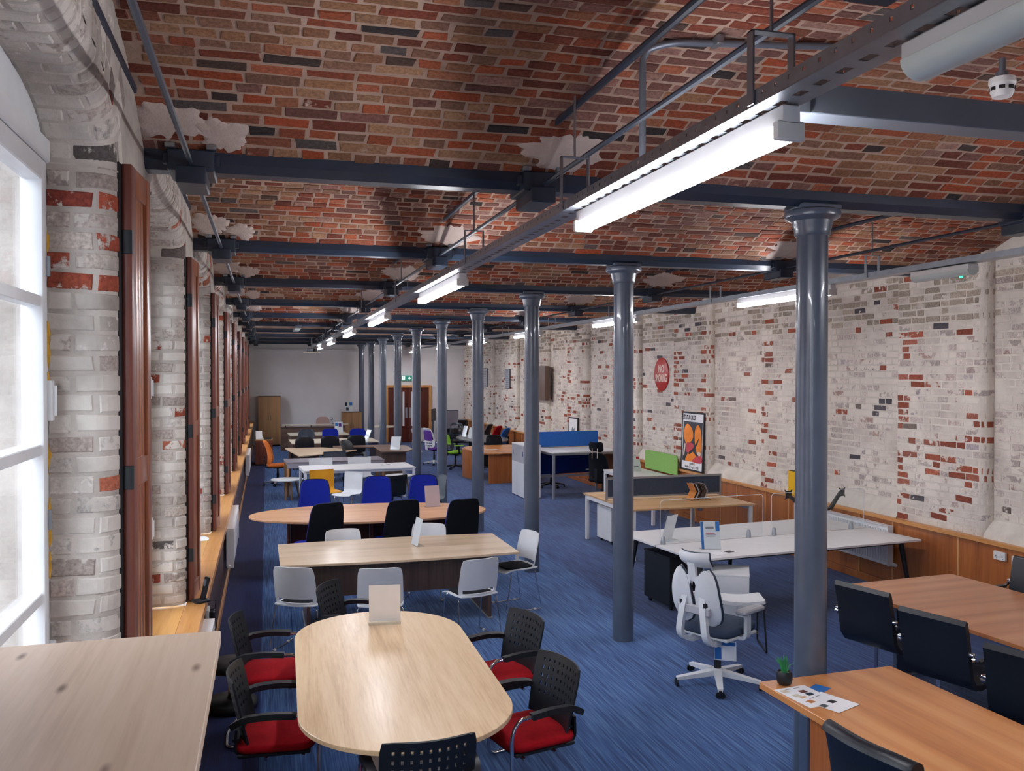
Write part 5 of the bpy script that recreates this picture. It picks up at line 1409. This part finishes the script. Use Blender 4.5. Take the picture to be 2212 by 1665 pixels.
MB().tube([(0, -.345, .93), (0, -.37, 1.08)], .0, 4, flat=(.07, .03)).build('headrest_stem', M['lightgrey'], t)
def P(u, v): return (u*.145*(1-.10*(2*v-1)**4), -.335-.05*v+.06*u*u-.03*sin(pi*v), 1.05+.115*v)
hd = MB().shell(P, lin(-1, 1, 10), lin(0, 1, 6), .018).build('headrest', M['lightgrey'], t, smooth=60)
MB().shell(lambda u, v: (P(u, v)[0]*1.04, P(u, v)[1]+.016, P(u, v)[2]+.006), lin(-1, 1, 10), lin(0, 1, 6), .016).build('headrest_pad', M['irondark'], hd, smooth=60)
for s in (-1, 1):
    MB().tube(bend([(s*.20, -.02, .445), (s*.30, -.02, .45), (s*.30, -.02, .66)], .05), .0, 4, flat=(.06, .03)).build('arm_post', M['lightgrey'], t)
    MB().at((s*.30, .02, 0)).rbox(-.05, .05, -.15, .15, .662, .70, .035).build('armrest', M['cabgrey'], t)
    MB().at((s*.30, .01, 0)).lathe([(.075, .50), (.085, .60), (.105, .655), (.10, .705), (.03, .712)], 12).build('plastic_wrap', M['perspex'], t)
g = MB(); g.at((.14, -.10, .36), rx=20, rz=30).box(-.09, .09, -.002, .002, -.13, .06).build('swing_tag', M['paper'], t, smooth=0)
g = MB(); g.at((.14, -.10, .36), rx=20, rz=30).box(-.085, .085, -.0035, -.0022, .02, .055).box(-.085, -.03, -.0035, -.0022, -.12, .0).build('printed_panel', M['blueink'], t, smooth=0)
t = thing('sled_stool', 'white curved seat on a black sled frame behind the ergonomic chair', 'seat', (4.36, 7.52, 0), -20)
def P(u, v): return (u*.22*(1-.1*(2*v-1)**6), -.21+.42*v, .465+.02*u*u-.04*max(0, v-.75)**2*10-.012*sin(pi*v))
MB().shell(P, lin(-1, 1, 8), lin(0, 1, 12), .03).build('seat', M['lightgrey'], t, smooth=60)
for s in (-1, 1): MB().tube(bend([(s*.15, .10, .45), (s*.20, .14, .44), (s*.215, .22, .012), (s*.215, -.22, .012), (s*.20, -.14, .44), (s*.15, -.10, .45)], .03), .009, 8).build('leg', M['black'], t)

# ---------------------------------------------------------------- cherry tables and black chairs at the right
t = thing('meeting_table', 'orange cherry table in the near right corner with a plant on it', 'table', (3.44, 3.70, 0), 2)
MB().rbox(-.49, .49, -1.35, 1.10, .69, .73, .003).build('tabletop', M['cherry'], t, smooth=0)
MB().rbox(-.475, -.45, .02, .62, .001, .689, .003).build('side_panel', M['panel'], t, smooth=0)
MB().rbox(-.49, -.43, .625, .70, .001, .689, .008).build('leg', M['slateleg'], t)
MB().rbox(.42, .48, .60, .70, .001, .689, .008).build('leg', M['slateleg'], t); MB().rbox(.42, .48, -1.30, -1.2, .001, .689, .008).build('leg', M['slateleg'], t); MB().rbox(-.48, -.42, -1.30, -1.2, .001, .689, .008).build('leg', M['slateleg'], t)
t = thing('meeting_table', 'large red-cherry table by the panelling with black chairs along it', 'table', (5.66, 5.62, 0), 4)
MB().rbox(-.66, .66, -1.55, 1.22, .70, .73, .003).build('tabletop', M['cherry2'], t, smooth=0)
for y in (-1.1, .85): MB().rbox(-.35, .35, y-.02, y+.02, .015, .699, .004).build('leg_panel', M['slateleg'], t, smooth=0); MB().rbox(-.4, .4, y-.04, y+.04, .001, .015, .005).build('foot', M['silver'], t)
MB().rbox(-.03, .03, -1.07, .82, .55, .699, .004).build('beam_rail', M['silver'], t, smooth=0)
G = 'black cantilever chairs along the red-cherry table'
s0 = back_at(slim_chair, 4.50, 5.91, 15, .335, 'black cantilever chair furthest along the window side of the red-cherry table', G)
def sdup(x, y, phi, lab): p = radians(phi); return dup(s0, (x+cos(p)*.335, y+sin(p)*.335, 0), phi-90, lab, G)
sdup(4.46, 5.11, 17, 'black cantilever chair in the middle of the window side of the red-cherry table')
sdup(4.38, 4.24, 19, 'black cantilever chair nearest us at the red-cherry table, cut by the frame')
sdup(6.68, 6.30, 188, 'black cantilever chair on the panelling side of the red-cherry table')
leather_chair('black leather chair with rolled top at the near cherry table', (2.83, 3.34, 0), -82)
t = thing('potted_plant', 'small spiky green plant in a round black pot on the cherry table', 'plant', (3.035, 4.70, .731))
MB().lathe([(.026, 0), (.042, .010), (.049, .036), (.047, .066), (.040, .082), (.036, .079), (.034, .070)], 22).build('pot', M['black'], t, smooth=60)
MB().lathe([(.002, .073), (.035, .071)], 16).build('soil', M['walnutZ'], t)
for i in range(34):
    a = rnd.uniform(0, 2*pi); k = rnd.uniform(.2, 1); L = rnd.uniform(.08, .115); x, y = cos(a), sin(a)
    MB().tube([(x*.012*k, y*.012*k, .072), (x*.030*k, y*.030*k, .072+L*.55), (x*.062*k, y*.062*k, .072+L*(1.05-.3*k))], .0055, 5, r2=.001).build('leaf', M['plant'], t)
def swatch(label, x, y, z, rz, sw, w=.15, h=.21):
    t = thing('swatch_leaflet', label, 'leaflet', (x, y, z), rz)
    MB().box(-w/2, w/2, -h/2, h/2, 0, .0012).build('sheet', M['paper'], t, smooth=0)
    for m, a, b_ in sw: MB().box(a-.006, a+.040, b_-.004, b_+.036, .0012, .0018).build('colour_swatch', M[m], t, smooth=0)
    MB().box(-.05, -.01, h/2-.03, h/2-.024, .0012, .0017).box(.01, .055, h/2-.03, h/2-.024, .0012, .0017).build('printed_line', M['greyink'], t, smooth=0)
swatch('white finish-swatch leaflet, lower of the pair on the near cherry table', 3.05, 4.49, .7312, 7, [('palewood', -.088, .092), ('redtimber', .012, .052), ('irondark', .022, .002), ('palewood', -.068, .012), ('bench_oak', -.048, -.03)], .22, .31)
swatch('white finish-swatch leaflet with black and grey squares, uppermost on the near cherry table', 3.12, 4.37, .7326, 22, [('cherry', -.098, .055), ('black', .0, -.02), ('greypl', -.095, -.03)], .21, .25)
t = thing('folder', 'blue-cornered card under the swatch leaflets on the near cherry table', 'leaflet', (3.185, 4.575, .7306), 30)
MB().box(-.07, .07, -.05, .05, 0, .0006).build('sheet', M['blueink'], t, smooth=0)

# ---------------------------------------------------------------- radiators, sockets, sill things
def radiator(label, x, y0, y1, z0, z1, side, grp=None):
    t = thing('radiator', label, 'radiator', (x, y0, z0), 0, grp); L, H = y1-y0, z1-z0
    a, c = (0, .10*side) if side > 0 else (.10*side, 0)
    xs = sorted((.085*side, .10*side)); b = MB()
    n = int(L/.05); V = []; F = []
    for i in range(n):
        y = .03+i*(L-.06)/n; w_ = (L-.06)/n; b.rbox(min(xs), max(xs)+(.006 if side > 0 else 0)-(0 if side > 0 else 0), y+.008, y+w_-.008, .05, H-.05, .005)
    b.box(min(.07*side, .088*side), max(.07*side, .088*side), .01, L-.01, .01, H-.01)
    b.build('front_panel', M['white'], t, smooth=30)
    MB().rbox(min(.02*side, .105*side), max(.02*side, .105*side), 0, L, H-.008, H, .003).build('top_grille', M['white'], t, smooth=0)
    for y in (0, L-.008): MB().rbox(min(.02*side, .105*side), max(.02*side, .105*side), y, y+.008, 0, H-.009, .003).build('side_cover', M['white'], t, smooth=0)
    MB().box(min(.0, .022*side), max(.0, .022*side), .2, .24, .05, H-.05).box(min(.0, .022*side), max(.0, .022*side), L-.24, L-.2, .05, H-.05).build('wall_bracket', M['white'], t, smooth=0)
    MB().at((.05*side, -.05, .03), rx=90).lathe([(.012, -.05), (.02, -.03), (.024, .0), (.02, .035), (.008, .04)], 12).build('valve', M['whiteplastic'], t)
G = 'white radiators under the windows'
radiator('white radiator under the windows, nearest, beside the tall bookcase', -.485, 5.4, 6.9, .34, .80, 1, G)
radiator('white radiator under the windows, second one along, by the boat-shaped table', -.485, 10.8, 12.75, .34, .80, 1, G)
radiator('white radiator under the windows, furthest one, before the low brown cabinet', -.485, 20.4, 22.4, .34, .80, 1, G)
radiator('white ribbed radiator on the panelling behind the white bench desk', 7.286, 8.95, 10.9, .30, .79, -1)
def socket(label, x, y, z, side, plug=None):
    t = thing('wall_socket', label, 'socket', (x, y, z)); s = side
    MB().rbox(min(0, s*.03), max(0, s*.03), -.075, .075, -.043, .043, .005).build('faceplate', M['whiteplastic'], t)
    for yy in (-.04, .04):
        MB().box(min(s*.03, s*.0312), max(s*.03, s*.0312), yy-.004, yy+.004, -.012, .006).box(min(s*.03, s*.0312), max(s*.03, s*.0312), yy-.014, yy-.008, -.03, -.02).build('pin_hole', M['ink'], t, smooth=0)
    if plug == 'black':
        for yy in (-.04, .04): MB().rbox(min(s*.03, s*.075), max(s*.03, s*.075), yy-.025, yy+.025, -.03, .025, .012).build('plug', M['black'], t)
        MB().tube(bend([(s*.07, -.04, -.02), (s*.09, -.05, -.10), (s*.05, .05, -.2), (s*.03, .1, -.35)], .04), .004, 6).tube(bend([(s*.07, .04, .02), (s*.08, .02, .10), (s*.03, -.2, .15)], .05), .004, 6).build('cable', M['black'], t)
    return t
socket('white double socket with black plugs under the sill, before the nearest radiator', -.49, 7.60, .66, 1, 'black')
socket('white double socket on the panelling behind the red-cherry table', 7.290, 7.36, .745, -1)
socket('single white socket to the right of the double one on the panelling', 7.290, 7.13, .735, -1)
t = thing('handset', 'black handset standing in its charger on the sill past the first shutter', 'phone', (-.497, 7.10, .877), -60)
MB().rbox(-.05, .05, -.05, .06, 0, .022, .008).build('charger', M['black'], t)
MB().at((0, .02, .02), rx=-14).rbox(-.026, .026, -.013, .013, 0, .17, .008).build('body', M['black'], t)
MB().at((0, .02, .02), rx=-14).rbox(-.019, .019, -.0155, -.0132, .10, .15, .001).build('display', M['greypl'], t, smooth=0)
t = thing('leaflet', 'printed leaflet lying on the sill beside the second shutter', 'leaflet', (-.70, 9.85, .8725), 20)
MB().box(-.1, .1, -.14, .14, 0, .0015).build('sheet', M['paper'], t, smooth=0)
MB().box(-.08, .0, .0, .11, .0015, .0022).build('printed_picture', M['blueink'], t, smooth=0)
t = thing('leaflet', 'white papers piled on the sill far down the window wall', 'leaflet', (-.70, 22.1, .8725), 10)
MB().box(-.1, .1, -.15, .15, 0, .03).build('sheet', M['paper'], t, smooth=0)

# ---------------------------------------------------------------- things on the brick wall
t = thing('no_smoking_sign', 'round red enamel no smoking sign on the limewashed brick', 'sign', (7.435, 15.78, 2.605), -90)
MB().at(rx=90).lathe([(.32, -.012), (.325, -.006), (.325, .006), (.318, .012)], 48).build('disc', M['redsign'], t, smooth=50)
text('NO', .20, 'signwhite', t, (0, -.0135, .10), (90, 0, 0), 'lettering', .001, .8, bold=.006)
text('SMOKING', .20, 'signwhite', t, (0, -.0135, -.08), (90, 0, 0), 'lettering', .001, .58, bold=.006)
# framed poster leaning on the panelling cap
t = thing('framed_poster', 'black-framed concert poster with orange shapes, headed STATUS QUO!', 'poster', (7.275, 14.2, .885), -90)
LE = 2.0
def tilt(b): b.at((0, 0, 0), rx=-LE); return b
W_, H_ = .84, 1.05
f = tilt(MB()); f.rbox(-W_/2, W_/2, -.012, .012, 0, .03, .003).rbox(-W_/2, W_/2, -.012, .012, H_-.03, H_, .003).rbox(-W_/2, -W_/2+.03, -.012, .012, .029, H_-.029, .003).rbox(W_/2-.03, W_/2, -.012, .012, .029, H_-.029, .003); f.build('frame', M['ink'], t)
pp = tilt(MB()).box(-.39, .39, -.004, .008, .03, H_-.03).build('print_sheet', M['paper'], t, smooth=0)
tilt(MB()).box(-.365, .365, -.0050, -.0041, .165, .875).build('printed_ground', M['navy'], t, smooth=0)
def blob(pts, mat, z, name):
    b = tilt(MB()); n = len(pts); C = []
    for i in range(n):
        p0, p1, p2, p3 = pts[i-1], pts[i], pts[(i+1) % n], pts[(i+2) % n]
        for k in range(5):
            q = k/5; C.append(tuple(.5*((2*p1[j])+(-p0[j]+p2[j])*q+(2*p0[j]-5*p1[j]+4*p2[j]-p3[j])*q*q+(-p0[j]+3*p1[j]-3*p2[j]+p3[j])*q**3) for j in (0, 1)))
    b.add([(x, -.005-z, y) for x, y in C], [tuple(range(len(C)))]); b.build(name, M[mat], t, smooth=0)
blob([(-.33, .62), (-.30, .78), (-.18, .83), (-.02, .74), (.02, .60), (-.10, .50), (-.24, .48)], 'orangeprint', .0004, 'printed_shape')
blob([(.08, .60), (.10, .76), (.20, .83), (.31, .72), (.35, .50), (.33, .33), (.22, .30), (.14, .40)], 'orangeprint', .0005, 'printed_shape')
blob([(-.22, .48), (-.05, .50), (.06, .46), (-.02, .36), (-.20, .32)], 'pinkprint', .0007, 'printed_shape')
blob([(-.24, .17), (-.20, .26), (-.06, .36), (.10, .31), (.30, .20), (.34, .17), (.05, .168)], 'orangeprint', .0008, 'printed_shape')
blob([(.02, .17), (.12, .25), (.34, .30), (.36, .17)], 'pinkprint', .0010, 'printed_shape')
blob([(-.34, .30), (-.30, .46), (-.26, .47), (-.27, .36), (-.31, .25)], 'signwhite', .0011, 'printed_shape')
blob([(-.12, .33), (.05, .42), (.22, .58), (.25, .62), (.20, .50), (.06, .37), (-.10, .29)], 'ink', .0012, 'printed_shape')
blob([(.18, .34), (.27, .36), (.33, .33), (.30, .29), (.22, .30)], 'signwhite', .0012, 'printed_shape')
text('STATUS QUO!', .115, 'ink', t, (-.375, -.0065+.033, .945), (90-LE, 0, 0), 'lettering', .0006, .66, 'LEFT', .004)
text('LUDERITZ', .05, 'ink', t, (.02, -.0065+.0045, .125), (90-LE, 0, 0), 'lettering', .0006, .9)
text('Sunday 27 aug kl. 19.00', .062, 'ink', t, (.0, -.0065+.003, .07), (90-LE, 0, 0), 'lettering', .0006, .9)
t = thing('framed_picture', 'small black-framed print leaning on the panelling cap above the blue screen', 'picture', (7.27, 20.5, .885), -90)
f = tilt(MB()); f.rbox(-.33, .33, -.012, .012, 0, .03, .003).rbox(-.33, .33, -.012, .012, .62, .65, .003).rbox(-.33, -.30, -.012, .012, .029, .621, .003).rbox(.30, .33, -.012, .012, .029, .621, .003); f.build('frame', M['ink'], t)
tilt(MB()).box(-.30, .30, -.004, .008, .03, .62).build('print_sheet', M['paper'], t, smooth=0)
blob([(-.12, .12), (-.10, .34), (-.02, .42), (.03, .36), (.10, .40), (.14, .22), (.12, .10)], 'greyink', .0004, 'printed_shape')
t = thing('canvas', 'deep brown canvas with a thin gold loop hung high on the brick wall', 'picture', (7.25, 23.1, 1.90), -90)
MB().rbox(-.62, .62, -.06, .06, 0, .92, .006).build('stretched_canvas', M['walnutZ'], t, smooth=0)
MB().at((-.35, -.064, .45)).tube([(.16*cos(a*pi/12), 0, .27*sin(a*pi/12)) for a in range(24)], .014, 6, closed=True).build('gold_loop', M['yellow'], t)
MB().at((-.35, -.064, .45)).tube([(.08*cos(a*pi/12), 0, .15*sin(a*pi/12)) for a in range(24)], .012, 6, closed=True).build('gold_loop', M['orange'], t)
def notice(label, y, z0, z1, w):
    t = thing('wall_notice', label, 'notice', (7.31, y, z0), -90)
    MB().rbox(-w/2, w/2, -.012, .012, 0, z1-z0, .003).build('board', M['navy'], t, smooth=0)
    MB().box(-w/2+.03, w/2-.05, -.0135, -.0122, .02, z1-z0-.02).build('print_sheet', M['cabgrey'], t, smooth=0)
    n = 9
    for i in range(n): MB().box(-w/2+.06+.02*(i % 3), w/2-.10-.03*(i % 2), -.0145, -.0136, .05+i*.06, .085+i*.06).build('printed_line', M['greyink'], t, smooth=0)
notice('narrow printed notice on the brick wall, right of the fourth column', 26.75, 2.14, 2.76, .62)
notice('narrow printed notice furthest down the brick wall, beside the fourth column', 29.7, 2.14, 2.80, .60)
t = thing('box_file', 'yellow magazine file standing on the panelling cap behind the nearest column', 'box file', (7.30, 11.05, .883), -90)
b = MB(); b.box(-.13, .13, -.035, -.032, 0, .335).box(-.13, .13, .032, .035, 0, .335).box(-.13, -.127, -.032, .032, 0, .335).box(.127, .13, -.032, .032, 0, .20).box(-.127, .127, -.032, .032, 0, .003)
b.build('case', M['yellowboard'], t, smooth=0)
MB().box(-.12, .12, -.030, .030, .004, .345).build('folder_stack', M['ink'], t, smooth=0)
for o in list(COL.objects):
    if o.get('kind') == 'structure' and 'category' in o.keys(): del o['category']
